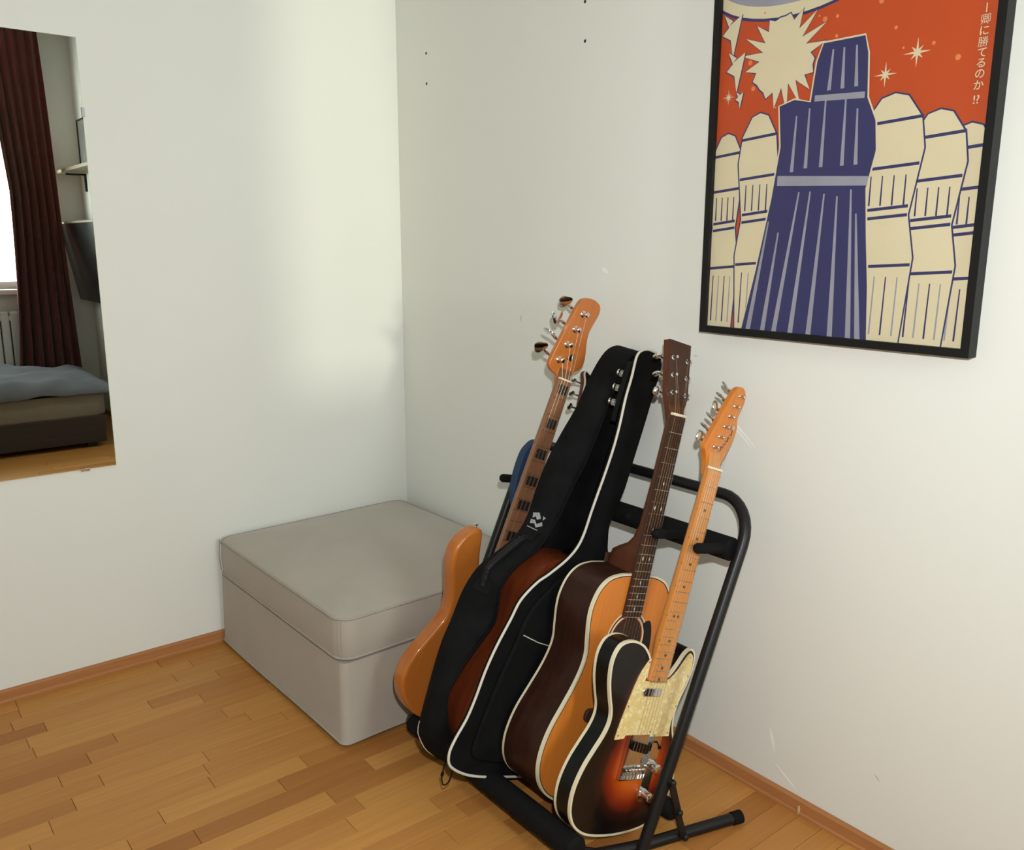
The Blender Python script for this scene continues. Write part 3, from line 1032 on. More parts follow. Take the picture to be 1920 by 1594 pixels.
# ---- flat-top acoustic
def acoustic():
    NB = 0.888
    NY = NB
    M = gframe((-0.119, 0.8745), 16.4, NB, -1.345)
    g = thing('acoustic_guitar', 'amber-topped acoustic guitar with dark sides between the gig bag and the sunburst electric', 'guitar', M=M)
    half = [(-30, -364), (-62, -367), (-94, -378), (-117, -402), (-129, -438), (-129, -472), (-121, -512), (-114, -546), (-117, -578), (-129, -616), (-149, -660), (-170, -706), (-181, -750), (-181, -790), (-168, -827), (-140, -857), (-96, -878), (-45, -886)]
    P = [(0, -363)] + half + [(0, -888)] + [(-x * 1.02, y_) for x, y_ in reversed(half)]
    out = [(x * .001, y_ * .001 + NY) for x, y_ in catmull(P, 4)]
    def zb(x, y_):
        return -0.124 + 0.022 * (y_ / 0.52)
    MB().prism(out, zb, 0.0).build('body_sides', ROSESIDE, g, smooth=40)
    # top with sound hole
    hc = (0.004, NY - 0.513)
    n = len(out)
    hole = []
    inn = offset(out, -0.003)
    best = [math.atan2(p[1] - hc[1], p[0] - hc[0]) for p in inn]
    v = [(x, y_, 0.0012) for x, y_ in inn] + [(hc[0] + 0.051 * cos(a), hc[1] + 0.051 * sin(a), 0.0012) for a in best] + [(hc[0] + 0.051 * cos(a), hc[1] + 0.051 * sin(a), 0.0003) for a in best]
    fs = []
    for i in range(n):
        j = (i + 1) % n
        fs.append([i, j, n + j, n + i])
        fs.append([n + i, n + j, 2 * n + j, 2 * n + i])
    MB().add(v, fs).build('soundboard', SPRUCE, g, smooth=20)
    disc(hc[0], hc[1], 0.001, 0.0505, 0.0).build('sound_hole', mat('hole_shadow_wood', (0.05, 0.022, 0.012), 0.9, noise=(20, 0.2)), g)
    for ra, rb, mm in ((0.0535, 0.0565, BONE), (0.058, 0.0615, mat('rosette_dark', (0.09, 0.05, 0.03), 0.5, noise=(90, 0.3))), (0.0625, 0.0655, BONE)):
        MB().ring(circ(hc[0], hc[1], rb, 48), circ(hc[0], hc[1], ra, 48), 0.001, 0.0015).build('rosette_ring', mm, g)
    MB().ring(offset(out, 0.0007), offset(out, -0.0040), -0.006, 0.0018).build('front_binding', CREAM, g, smooth=40)
    MB().ring(offset(out, -0.0040), offset(out, -0.0060), -0.001, 0.0017).build('purfling', GLOSSB, g, smooth=40)
    MB().ring(offset(out, 0.0007), offset(out, -0.0040), lambda x, y_: zb(x, y_) - 0.0008, lambda x, y_: zb(x, y_) + 0.005).build('back_binding', CREAM, g, smooth=40)
    # pickguard
    pgp = [(0.050, -0.478), (0.072, -0.470), (0.086, -0.498), (0.092, -0.540), (0.098, -0.585), (0.080, -0.600), (0.052, -0.590), (0.030, -0.572), (0.052, -0.548), (0.062, -0.520), (0.060, -0.495)]
    MB().prism([(x, y_ + NY) for x, y_ in catmull(pgp, 4)], 0.001, 0.0022).build('pickguard', GLOSSB, g)
    # bridge
    MB().prism([(x, y_ + NY - 0.684) for x, y_ in rrect(0.078, 0.015, 0.012, 4)], 0.001, 0.010).build('bridge', ROSE, g, bevel=(0.002, 2))
    MB().box((-0.037, NY - 0.676, 0.009), (0.037, NY - 0.673, 0.0135)).build('saddle', BONE, g, smooth=0)
    for i in range(6):
        MB().lathe(((i - 2.5) * 0.0108, NY - 0.688, 0.009), (0, 0, 1), [(0.0022, 0), (0.0034, 0.003), (0.0034, 0.005), (0.002, 0.006)], 8).build('bridge_pin', BONE, g)
    # neck, heel
    sc = 0.671
    yend = NY - 0.462
    st = [(NY - 0.392, 0.018, 0.001, 0.099), (NY - 0.366, 0.0185, 0.001, 0.099), (NY - 0.345, 0.0205, 0.002, 0.098), (NY - 0.328, 0.0235, 0.002, 0.094), (NY - 0.316, 0.025, 0.002, 0.076), (NY - 0.302, 0.0258, 0.002, 0.050), (NY - 0.285, 0.0258, 0.002, 0.036), (NY - 0.255, 0.0256, 0.002, 0.026), (NY - 0.15, 0.0245, 0.002, 0.020),
          (NY - 0.02, 0.0228, 0.002, 0.0185), (NY + 0.006, 0.0226, 0.001, 0.019), (NY + 0.03, 0.0226, -0.006, 0.016)]
    neck(st).build('neck', MAHOGN, g, smooth=50)
    MB().box((-0.016, NY - 0.3655, -0.0990), (0.016, NY - 0.340, -0.0965)).build('heel_cap', ROSE, g, smooth=0, bevel=(0.006, 3))
    MB().prism([(-0.0226, NY), (-0.0290, yend), (0.0290, yend), (0.0226, NY)], 0.0012, 0.0085).build('fingerboard', ROSE, g, smooth=0, bevel=(0.001, 2))
    fretwork(g, NY, yend, sc, 20, 0.0224, 0.0286, 0.0087)
    MB().box((-0.0226, NY, 0.001), (0.0226, NY + 0.006, 0.0115)).build('nut', BONE, g, smooth=0, bevel=(0.001, 2))
    def mid(i):
        return NY - sc * (1 - 0.5 * (2 ** (-i / 12) + 2 ** (-(i - 1) / 12)))
    for i, xs in ((5, (0,)), (7, (-0.011, 0.011)), (9, (0,)), (12, (-0.011, 0.011)), (15, (0,)), (17, (0,)), (19, (0,))):
        for x in xs:
            q = MB()
            q.prism([(x, mid(i) + 0.0052), (x - 0.0024, mid(i)), (x, mid(i) - 0.0052), (x + 0.0024, mid(i))], 0.0082, 0.0090)
            q.build('inlay', PEARLO, g)
    # headstock tilted back
    th = radians(13)
    def tilt(p):
        x, y_, z = p
        return (x, NY + 0.006 + y_ * cos(th) + z * sin(th), 0.0 - y_ * sin(th) + z * cos(th))
    HP = [(-0.015, -0.022), (-0.0215, -0.004), (-0.027, 0.018), (-0.0350, 0.040), (-0.0385, 0.163), (0.0385, 0.163), (0.0350, 0.040), (0.027, 0.018), (0.0215, -0.004), (0.015, -0.022)]
    q = MB().prism(HP, -0.017, -0.001)
    q.v = [tilt(p) for p in q.v]
    q.build('headstock', MAHOGN, g, smooth=30, bevel=(0.001, 2))
    q = MB().prism([p for p in HP if p[1] > 0], -0.0012, 0.0004)
    q.v = [tilt(p) for p in q.v]
    q.build('headstock_veneer', HEADV, g, smooth=30)
    posts = []
    for side in (-1, 1):
        for i in range(3):
            yy = 0.044 + 0.0395 * i
            x = side * (0.0230 + 0.001 * i)
            r = MB()
            r.lathe((x, yy, 0), (0, 0, 1), [(0.0055, 0), (0.0055, 0.0018), (0.003, 0.003), (0.0028, 0.009), (0.0035, 0.011), (0.0035, 0.014)], 12)
            r.v = [tilt(p) for p in r.v]
            r.build('tuning_post', CHROME, g)
            k = MB()
            k.box((x - 0.007, yy - 0.009, -0.026), (x + 0.007, yy + 0.009, -0.017))
            e = Vector((x + side * 0.021, yy, -0.0215))
            k.tube([Vector((x, yy, -0.0215)), e], 0.0025, 8)
            tl = (0.25, 1.3, 1.3)[i]
            k.blob(e + Vector((side * 0.006, 0, 0)), (0, cos(tl), sin(tl)), (0, -sin(tl), cos(tl)), (1, 0, 0), 0.0118, 0.005, 0.0095, 14, 8)
            k.v = [tilt(p) for p in k.v]
            k.build('tuning_peg', CHROME, g)
            posts.append((side, i, tilt((x - side * 0.003, yy, 0.0075))))
    order = [(-1, 0), (-1, 1), (-1, 2), (1, 2), (1, 1), (1, 0)]
    pd = {(s_, i): p for s_, i, p in posts}
    strings(g, 6, NY, NY - 0.6745, 0.037, 0.056, 0.0122, 0.0145, [pd[o_] for o_ in order], BRONZE, M2=STEEL)
    MB().lathe((0, 0, -0.06), (0, -1, 0), [(0.006, 0), (0.003, 0.004), (0.003, 0.009), (0.007, 0.012)], 10).build('strap_button', BONE, g)
    return g


acoustic()


# ---- bass
def bass():
    NB = 0.925
    NY = NB
    M = gframe_pts((-0.4800, -0.950, 0.0687), (-0.138, -0.992, 0.9211)) @ Matrix.Scale(0.985, 4)
    g = thing('bass_guitar', 'honey-coloured bass guitar with block inlays, headstock highest by the wall', 'guitar', M=M)
    P = [(-86, -432), (-97, -421), (-116, -424), (-140, -446), (-155, -482), (-150, -520), (-130, -572), (-117, -610), (-116, -650), (-143, -704), (-168, -748), (-182, -793), (-180, -830), (-160, -868), (-124, -898), (-82, -916), (-20, -925),
         (50, -918), (105, -895), (140, -855), (150, -810), (140, -760), (118, -712), (104, -670), (104, -640), (118, -600), (128, -570), (120, -545), (100, -542), (70, -575), (45, -600), (-32, -595), (-52, -560), (-62, -515), (-74, -478)]
    out = [(x * .001, y_ * .001 + NY) for x, y_ in catmull(P, 4)]
    MB().prism(out, -0.044, 0.0).build('body', HONEY, g, smooth=50, bevel=(0.011, 5))
    sc = 0.864
    yend = NY - 0.62
    st = [(yend, 0.031, 0.004, 0.016), (NY - 0.56, 0.031, 0.004, 0.022), (NY - 0.50, 0.030, 0.004, 0.022), (NY - 0.2, 0.0245, 0.004, 0.020), (NY - 0.01, 0.0205, 0.004, 0.019), (NY + 0.02, 0.0205, -0.002, 0.015), (NY + 0.045, 0.020, -0.005, 0.012)]
    neck(st).build('neck', mat('roasted_neck', (0.20, 0.075, 0.028), 0.45, coat=0.3, grain=(1, 60, 0.15)), g, smooth=50)
    MB().prism([(-0.0205, NY), (-0.0315, yend), (0.0315, yend), (0.0205, NY)], 0.0035, 0.0095).build('fingerboard', BASSBOARD, g, smooth=0)
    for s_ in (-1, 1):
        MB().prism([(s_ * 0.0206, NY), (s_ * 0.0316, yend), (s_ * 0.0330, yend), (s_ * 0.0216, NY)], 0.0033, 0.0096).build('neck_binding', BASSBOARD, g, smooth=0)
    for i in range(1, 21):
        y_ = NY - sc * (1 - 2 ** (-i / 12))
        hw_ = board_hw(y_, NY, yend, 0.0205, 0.0315)
        MB().tube([(-hw_ - 0.001, y_, 0.0096), (hw_ + 0.001, y_, 0.0096)], 0.0009, 6).build('fret', mat('dull_fret', (0.20, 0.14, 0.10), 0.4, 0.6, noise=(30, 0.1)), g)
        MB().blob((-hw_ - 0.0012, y_, 0.0092), (1, 0, 0), (0, 1, 0), (0, 0, 1), 0.0016, 0.0016, 0.0016, 6, 4).build('fret_end', CHROME, g)
    for i in (1, 3, 5, 7, 9, 12, 15, 17, 19):
        y_ = NY - sc * (1 - 0.5 * (2 ** (-i / 12) + 2 ** (-(i - 1) / 12)))
        hw_ = board_hw(y_, NY, yend, 0.0205, 0.0315)
        for k in (-1, 0, 1):
            MB().box((k * hw_ * 0.52 - hw_ * 0.225, y_ - 0.0125, 0.009), (k * hw_ * 0.52 + hw_ * 0.225, y_ + 0.0125, 0.0099)).build('inlay', DARKDOT, g, smooth=0)
    MB().box((-0.0208, NY, 0.003), (0.0208, NY + 0.004, 0.012)).build('nut', BONE, g, smooth=0)
    H = [(-13, -14), (-22, 6), (-46, 14), (-59, 26), (-58, 48), (-52, 82), (-40, 145), (-28, 198), (-16, 214), (8, 222), (34, 220), (47, 210), (49, 192), (42, 166), (37, 140), (41, 112), (50, 84), (54, 58), (47, 42), (32, 30), (22, 12), (13, -14)]
    ho = [(x * .001, y_ * .001 + NY) for x, y_ in [H[0]] + catmull(H[1:21], 4, closed=False) + [H[21]]]
    MB().prism(ho, -0.017, -0.003).build('headstock', BASSHEAD, g, smooth=40, bevel=(0.0025, 3))
    posts = []
    for i in range(4):
        t = i / 3
        x, y_ = (-33 + 29 * t) * .001, (45 + 131 * t) * .001 + NY
        posts.append((x, y_, 0.010))
        MB().lathe((x, y_, -0.0035), (0, 0, 1), [(0.0092, 0), (0.0092, 0.0016), (0.0062, 0.003), (0.0055, 0.010), (0.0066, 0.012), (0.0066, 0.017), (0.004, 0.0185)], 16).build('tuning_post', CHROME, g)
        d = Vector((-0.965, 0.262, 0)).normalized()
        tl = (-0.75, 1.5, 0.0, -0.7)[i]
        k = MB()
        a = Vector((x, y_, -0.026))
        e = a + d * 0.040
        k.tube([a, e], 0.003, 8)
        k.lathe(e - d * 0.018, d, [(0.0034, 0), (0.005, 0.004), (0.0035, 0.010), (0.0028, 0.020)], 10)
        t_ = Vector((-d.y, d.x, 0)) * cos(tl) + Vector((0, 0, 1)) * sin(tl)
        nn = d.cross(t_).normalized()
        c = e + d * 0.015
        n_ = 30
        v, o2 = [], []
        for q in range(n_):
            an = 2 * pi * q / n_
            lob = 1 + 0.14 * cos(3 * (an - pi / 2))
            o2.append((0.0180 * lob * cos(an), 0.0165 * lob * sin(an)))
        for s_, f_ in ((-1, 0.9), (-0.6, 1), (0.6, 1), (1, 0.9)):
            for (u_, w_) in o2:
                v.append(c + t_ * (u_ * f_) + d * (w_ * f_) + nn * (0.0016 * s_))
        fs = [list(range(n_))[::-1], [3 * n_ + q for q in range(n_)]]
        for z_ in range(3):
            for q in range(n_):
                r_ = (q + 1) % n_
                fs.append([z_ * n_ + q, z_ * n_ + r_, (z_ + 1) * n_ + r_, (z_ + 1) * n_ + q])
        k.add(v, fs)
        k.build('tuning_peg', CHROME, g)
    MB().lathe((-0.005, NY + 0.060, -0.003), (0, 0, 1), [(0.0035, 0), (0.0035, 0.009), (0.009, 0.010), (0.009, 0.0125), (0.004, 0.0135)], 14).build('string_tree', CHROME, g)
    strings(g, 4, NY, NY - 0.866, 0.030, 0.057, 0.013, 0.014, posts, STEEL, r=0.00045)
    MB().box((-0.038, NY - 0.90, 0), (0.038, NY - 0.84, 0.012)).build('bridge', CHROME, g, smooth=0, bevel=(0.002, 2))
    for y_ in (-0.70, -0.78):
        MB().prism([(x, yy + y_ + NY) for x, yy in rrect(0.046, 0.012, 0.004, 3)], 0, 0.010).build('pickup', GLOSSB, g)
    MB().lathe((-0.100, NY - 0.4265, -0.022), (-0.15, 1, 0), [(0.0075, 0), (0.004, 0.003), (0.003, 0.009), (0.0055, 0.012), (0.0055, 0.014), (0.003, 0.0155)], 12).build('strap_button', CHROME, g)
    return g


bass()

# ---- gig bag and the guitar inside it
BD = 0.128
BM = gframe((-0.0405, 0.998), 22.0, 1.041, -1.200)   # bag top centre -> origin at the bag's bottom
bagL = [(0, 0), (-22, -2), (-42, -12), (-51, -30), (-47, -78), (-46, -129), (-39, -190), (-36, -244), (-38, -307), (-42, -363), (-45, -410), (-47, -461), (-56, -496), (-78, -529), (-118, -568), (-148, -593), (-180, -637), (-192, -683), (-209, -745),
        (-219, -801), (-224, -864), (-231, -911), (-246, -958), (-250, -990), (-236, -1016), (-190, -1034), (-132, -1041)]
bagR = [(18, -2), (36, -12), (46, -30), (46, -80), (47, -157), (46, -257), (46, -328), (39, -378), (32, -425), (41, -459), (56, -491), (90, -520), (120, -550), (145, -590), (155, -640), (150, -690), (160, -745), (180, -810), (192, -870), (190, -930), (170, -985), (120, -1024), (50, -1040)]
bag = thing('gig_bag', 'open black nylon gig bag with white piping and a guitar inside', 'gig bag', M=BM)
BP = bagL + [(-60, -1042)] + list(reversed(bagR))
bo = [(x * .001, y_ * .001 + 1.041) for x, y_ in catmull(BP, 4)]
nL = len(bagL) * 4
nb = len(bo)


def bdepth(y_):
    return BD - 0.022 * max(0, min(1, y_ / 1.04))


def resample(P, n):
    P = catmull(P, 6, closed=False)
    d = [0]
    for i in range(1, len(P)):
        d.append(d[-1] + sqrt((P[i][0] - P[i - 1][0]) ** 2 + (P[i][1] - P[i - 1][1]) ** 2))
    out = []
    j = 0
    for k in range(n + 1):
        t = d[-1] * k / n
        while j < len(P) - 2 and d[j + 1] < t:
            j += 1
        f_ = (t - d[j]) / max(1e-9, d[j + 1] - d[j])
        out.append((P[j][0] + (P[j + 1][0] - P[j][0]) * f_, P[j][1] + (P[j + 1][1] - P[j][1]) * f_))
    return out


# the rear half has flopped open: its back seam and its open zip edge
backc = [(-150, -20), (-207, 4), (-244, 42), (-249, 59), (-255, 152), (-257, 250), (-249, 312), (-241, 383), (-219, 437), (-189, 470), (-157, 501), (-132, 534), (-118, 580), (-116, 644), (-109, 719), (-91, 791), (-68, 865), (-57, 933), (-43, 988), (-24, 1026), (6, 1046), (32, 1048)]
edgec = [(-150, -8), (-172, 10), (-191, 39), (-204, 66), (-232, 112), (-246, 161), (-227, 227), (-198, 286), (-177, 328), (-179, 361), (-186, 401), (-182, 435), (-154, 476), (-119, 507), (-94, 549), (-75, 607), (-63, 672), (-48, 728), (-40, 779), (-31, 852), (-27, 911), (-14, 964), (-6, 1015), (18, 1040)]
NB_, KB_ = 84, 8
Bc, Ec = resample(sc2(backc), NB_), resample(sc2(edgec), NB_)
chain = sc2([(-60, -10), (50, 1), (120, 17), (170, 56), (190, 111), (192, 171), (180, 231), (160, 296), (150, 351), (155, 401), (145, 451), (120, 491), (90, 521), (56, 550), (41, 582), (32, 616), (39, 663), (46, 713), (46, 784), (47, 884), (46, 961), (46, 1011), (42, 1036)])
LV = {}
for i in range(NB_ + 1):
    p, q = Bc[i], Ec[i]
    for k in range(KB_ + 1):
        t = k / KB_
        x, y_ = p[0] + (q[0] - p[0]) * t, p[1] + (q[1] - p[1]) * t
        z = -0.125 + 0.060 * t
        a_, b_ = Bc[max(i - 1, 0)], Bc[min(i + 1, NB_)]
        tx, ty = b_[0] - a_[0], b_[1] - a_[1]
        l = sqrt(tx * tx + ty * ty)
        bu = 0.013 * sin(pi * t) * min(1, i / 8, (NB_ - i) / 8) + 0.0022 * sin(i * 0.9) * sin(pi * t)
        LV[i, k] = Vector((x - ty / l * bu, y_ + tx / l * bu, z + 0.004 * sin(pi * t)))
vb, ids = [], {}
for key, p in LV.items():
    ids[key] = len(vb)
    vb.append(p)
fs = []
for i in range(NB_):
    for k in range(KB_):
        fs.append([ids[i, k], ids[i + 1, k], ids[i + 1, k + 1], ids[i, k + 1]])
cb = [ids[0, 0]]
cf = [ids[0, KB_]]
for (x, y_) in chain:
    cb.append(len(vb))
    vb.append(Vector((x, y_, -0.122)))
    cf.append(len(vb))
    vb.append(Vector((x, y_, -0.010)))
cb.append(ids[NB_, 0])
cf.append(ids[NB_, KB_])
for i in range(len(cb) - 1):
    fs.append([cb[i], cb[i + 1], cf[i + 1], cf[i]])
fs.append([ids[0, k] for k in range(KB_ + 1)])
fs.append([ids[i, 0] for i in range(NB_ + 1)] + cb[1:-1][::-1])
ro = MB().add(vb, fs).build('rear_shell', NYLON, bag, smooth=60)
so = ro.modifiers.new('solid', 'SOLIDIFY')
so.thickness = 0.004
so.offset = 0
# front panel with a short lip
MB().prism(bo, -0.012, 0.0).build('front_panel', NYLON, bag, smooth=50, bevel=(0.004, 2))
pk = [(-60, -560), (-110, -600), (-150, -660), (-165, -740), (-180, -820), (-190, -900), (-195, -970), (-170, -1000), (-60, -1008), (60, -1004), (130, -980), (150, -900), (140, -800), (120, -700), (100, -620), (50, -570)]
pko = MB().prism([(x * .001, y_ * .001 + 1.041) for x, y_ in catmull(pk, 4)], -0.002, 0.010).build('front_pocket', NYLON, bag, smooth=50, bevel=(0.006, 3))
MB().tube([(-0.150, 0.330, 0.0105), (-0.10, 0.318, 0.0115), (-0.05, 0.312, 0.0115)], 0.0012, 6).build('pocket_zip', PIPING, pko)
po_ = offset(bo, 0.0006)
MB().tube([(x, y_, 0.0005) for x, y_ in po_[-4:] + po_[:nL + 14]], 0.0030, 8).build('front_piping', PIPING, bag)
MB().tube([tuple(LV[i, 0]) for i in range(2, 11)], 0.0026, 8).build('rear_piping', PIPING, bag)
MB().tube([tuple(LV[i, KB_]) for i in range(3, NB_)], 0.0028, 6).build('zip_edge', NYLON2, bag)
MB().lathe((0.050, 0.800, -0.05), (1, -0.1, 0), [(0.004, -0.012), (0.005, 0.0), (0.007, 0.006), (0.007, 0.012), (0.004, 0.014)], 8).build('zip_pull', NYLON2, bag)


def side_at(yl, kf):
    i = min(range(4, NB_ - 4), key=lambda i_: abs(LV[i_, KB_ // 2].y - yl))
    k = max(1, min(KB_ - 1, int(kf * KB_)))
    tg_ = (LV[i + 3, k] - LV[i - 3, k]).normalized()
    cr_ = (LV[i, k + 1] - LV[i, k - 1]).normalized()
    n_ = tg_.cross(cr_).normalized()
    if n_.x > 0:
        n_ = -n_
    return LV[i, k].copy(), n_, tg_


# carrying handle and badge on the side
hp = []
for k, yl in enumerate((0.405, 0.425, 0.45, 0.485, 0.515, 0.535)):
    q, nrm, tg = side_at(yl, 0.55)
    hp.append(q + nrm * (0.002, 0.010, 0.013, 0.013, 0.010, 0.002)[k])
hpc = catmull([tuple(p) for p in hp], 8, closed=False)
ha = MB().tube(hpc, [0.0078 + 0.0007 * sin(q_ * 1.6) for q_ in range(len(hpc))], 10).build('carry_handle', mat('handle_rubber', (0.008, 0.008, 0.009), 0.6, spec=0.2, noise=(40, 0.2)), bag)
for yl in (0.402, 0.538):
    q, nrm, tg = side_at(yl, 0.55)
    c2 = nrm.cross(tg).normalized()
    c = q + nrm * 0.002
    a1, a2 = tg * 0.014, c2 * 0.018
    MB().add([c - a1 - a2, c + a1 - a2, c + a1 + a2, c - a1 + a2, c - a1 - a2 + nrm * 0.003, c + a1 - a2 + nrm * 0.003, c + a1 + a2 + nrm * 0.003, c - a1 + a2 + nrm * 0.003],
             [[0, 1, 2, 3], [4, 5, 6, 7], [0, 1, 5, 4], [1, 2, 6, 5], [2, 3, 7, 6], [3, 0, 4, 7]]).build('handle_patch', NYLON2, ha, smooth=0)
q, nrm, tg = side_at(0.578, 0.5)
if tg.y < 0:
    tg = -tg
zz = tg.cross(nrm).normalized()
bd = Matrix((zz, tg, nrm)).transposed().to_4x4()
bd.translation = q + nrm * 0.003
b1 = MB().prism(rrect(0.024, 0.026, 0.006, 5), 0, 0.003).build('badge', NYLON2, bag, bevel=(0.001, 2))
b1.matrix_local = bd
for pl in ([(-18, 14), (-4, 20), (6, 8), (-2, 2), (-8, 8), (-14, 2)], [(-16, -2), (-6, 0), (2, -8), (12, 2), (17, -6), (9, -12), (4, -16), (-4, -8), (-14, -12)], [(8, 16), (16, 14), (12, 6)]):
    MB().prism(sc2(pl), 0.0028, 0.0036).build('badge_mark', GREYPRINT, b1, smooth=0)
MB().box((-0.017, -0.0215, 0.0028), (0.010, -0.0195, 0.0036)).build('badge_mark', GREYPRINT, b1, smooth=0)
# drawstring loop at the lower end
lp = [(-0.215, 0.050, -0.050), (-0.208, 0.010, -0.050), (-0.206, -0.020, -0.050), (-0.196, -0.042, -0.048), (-0.184, -0.032, -0.046), (-0.184, -0.002, -0.046), (-0.192, 0.030, -0.046)]
cdm = MB().tube(catmull(lp, 5, closed=False), 0.0016, 6).build('cord_loop', NYLON2, bag)
MB().blob((-0.206, -0.018, -0.050), (1, 0, 0), (0, 1, 0), (0, 0, 1), 0.004, 0.006, 0.004, 8, 6).build('cord_knot', NYLON2, cdm)


def bagged():
    """mahogany acoustic inside the bag"""
    Mx = BM @ Matrix.Translation((-0.004, 0.020, -0.016))
    g = thing('bagged_guitar', 'reddish mahogany acoustic guitar showing through the open gig bag', 'guitar', M=Mx)
    half = [(-26, 497), (-60, 493), (-96, 480), (-122, 455), (-138, 420), (-142, 385), (-140, 345), (-146, 300), (-163, 255), (-183, 205), (-198, 150), (-202, 105), (-192, 60), (-165, 28), (-115, 8), (-50, 0)]
    P = [(0, 499)] + half + [(0, -2)] + [(-x * 0.72, y_) for x, y_ in reversed(half)]
    out = sc2(catmull(P, 4))
    MB().prism(out, -0.098, -0.002).build('body', MAHOG, g, smooth=40)
    NY = 0.835
    neck([(0.50, 0.026, -0.002, 0.07), (0.53, 0.026, 0.0, 0.03), (0.60, 0.026, 0.0, 0.02), (NY, 0.023, 0.0, 0.018), (NY + 0.02, 0.023, -0.006, 0.015)]).build('neck', GLOSSB, g, smooth=50)  # bag's inner shade put into the black colour of neck, fingerboard and headstock
    MB().prism([(-0.0225, NY), (-0.028, 0.41), (0.028, 0.41), (0.0225, NY)], -0.0005, 0.006).build('fingerboard', GLOSSB, g, smooth=0)
    MB().box((-0.0225, NY, 0), (0.0225, NY + 0.005, 0.009)).build('nut', BONE, g, smooth=0)
    MB().prism([(-0.0205, NY), (-0.024, NY + 0.04), (-0.025, NY + 0.15), (0.030, NY + 0.15), (0.028, NY + 0.04), (0.0205, NY)], -0.030, -0.014).build('headstock', GLOSSB, g, smooth=30)
    for i in range(3):
        yy = NY + 0.045 + 0.036 * i
        for side in (-1, 1):
            MB().lathe((side * 0.015, yy, -0.014), (0, 0, 1), [(0.005, 0), (0.005, 0.002), (0.003, 0.004), (0.003, 0.011)], 10).build('tuning_post', CHROME, g)
            k = MB()
            k.tube([(side * 0.014, yy, -0.036), (side * 0.033, yy, -0.036)], 0.0025, 8)
            k.box((side * 0.010, yy - 0.008, -0.040), (side * 0.026, yy + 0.008, -0.031))
            k.blob((side * 0.036, yy, -0.036), (0, 1, 0), (0, 0, 1), (1, 0, 0), 0.008, 0.0035, 0.006, 12, 6)
            k.build('tuning_peg', CHROME, g)
    return g


bagged()


def hidden():
    """guitar mostly hidden behind the gig bag: only headstock and pegs peep out"""
    NB = 0.77
    NY = NB
    M = gframe((-0.076, 0.795), 21.0, 0.77, -1.024)
    g = thing('slim_guitar', 'guitar behind the gig bag, only its bound dark headstock peeping out', 'guitar', M=M)
    half = [(-30, 390), (-80, 400), (-118, 372), (-124, 330), (-106, 280), (-98, 240), (-118, 190), (-145, 130), (-146, 75), (-115, 25), (-50, 2)]
    P = [(0, 385)] + half + [(0, 0)] + [(-x * .8, y_) for x, y_ in reversed(half)]
    MB().prism(sc2(catmull(P, 4)), -0.030, 0.0).build('body', MAHOGN, g, smooth=40, bevel=(0.005, 2))
    neck([(0.37, 0.026, 0.003, 0.02), (0.5, 0.025, 0.003, 0.019), (NY, 0.022, 0.003, 0.017), (NY + 0.02, 0.022, -0.004, 0.014)]).build('neck', MAHOGN, g, smooth=50)
    MB().prism([(-0.0215, NY), (-0.028, 0.36), (0.028, 0.36), (0.0215, NY)], 0.002, 0.008).build('fingerboard', ROSE, g, smooth=0)
    th = radians(12)
    def tilt(p):
        x, y_, z = p
        return (x, NY + y_ * cos(th) + z * sin(th), -y_ * sin(th) + z * cos(th))
    H = [(-21.5, 0), (-25, 14), (-37, 28), (-41, 50), (-38, 80), (-37, 105), (-43, 125), (-38, 134), (-20, 126), (0, 122), (20, 126), (38, 134), (43, 125), (37, 105), (38, 80), (41, 50), (37, 28), (25, 14), (21.5, 0)]
    ho = sc2([H[0]] + catmull(H[1:8], 4, closed=False) + catmull(H[8:12], 3, closed=False)[:-1] + catmull(H[11:18], 4, closed=False) + [H[18]])
    for nm, P_, za, zb, mm in (('headstock', ho, -0.016, -0.002, MAHOGN), ('headstock_face', offset(ho, -0.0015), -0.003, 0.0004, GLOSSB)):
        q = MB().prism(P_, za, zb)
        q.v = [tilt(p) for p in q.v]
        q.build(nm, mm, g, smooth=40)
    q = MB().ring(offset(ho, 0.0003), offset(ho, -0.0018), -0.004, 0.0006)
    q.v = [tilt(p) for p in q.v]
    q.build('headstock_binding', PIPING, g, smooth=40)
    for side in (-1, 1):
        for i in range(3):
            yy = 0.036 + 0.034 * i
            k = MB()
            k.lathe((side * 0.024, yy, 0), (0, 0, 1), [(0.005, 0), (0.005, 0.002), (0.003, 0.004), (0.003, 0.012)], 10)
            k.v = [tilt(p) for p in k.v]
            k.build('tuning_post', CHROME, g)
            k = MB()
            e = Vector((side * 0.054, yy, -0.021))
            k.tube([Vector((side * 0.024, yy, -0.021)), e], 0.0024, 8)
            tl = (0.5, 1.0, 1.2)[i]
            k.blob(e + Vector((side * 0.006, 0, 0)), (0, cos(tl), sin(tl)), (0, -sin(tl), cos(tl)), (1, 0, 0), 0.0095, 0.004, 0.008, 12, 8)
            k.v = [tilt(p) for p in k.v]
            k.build('tuning_peg', CHROME, g)
    return g


hidden()

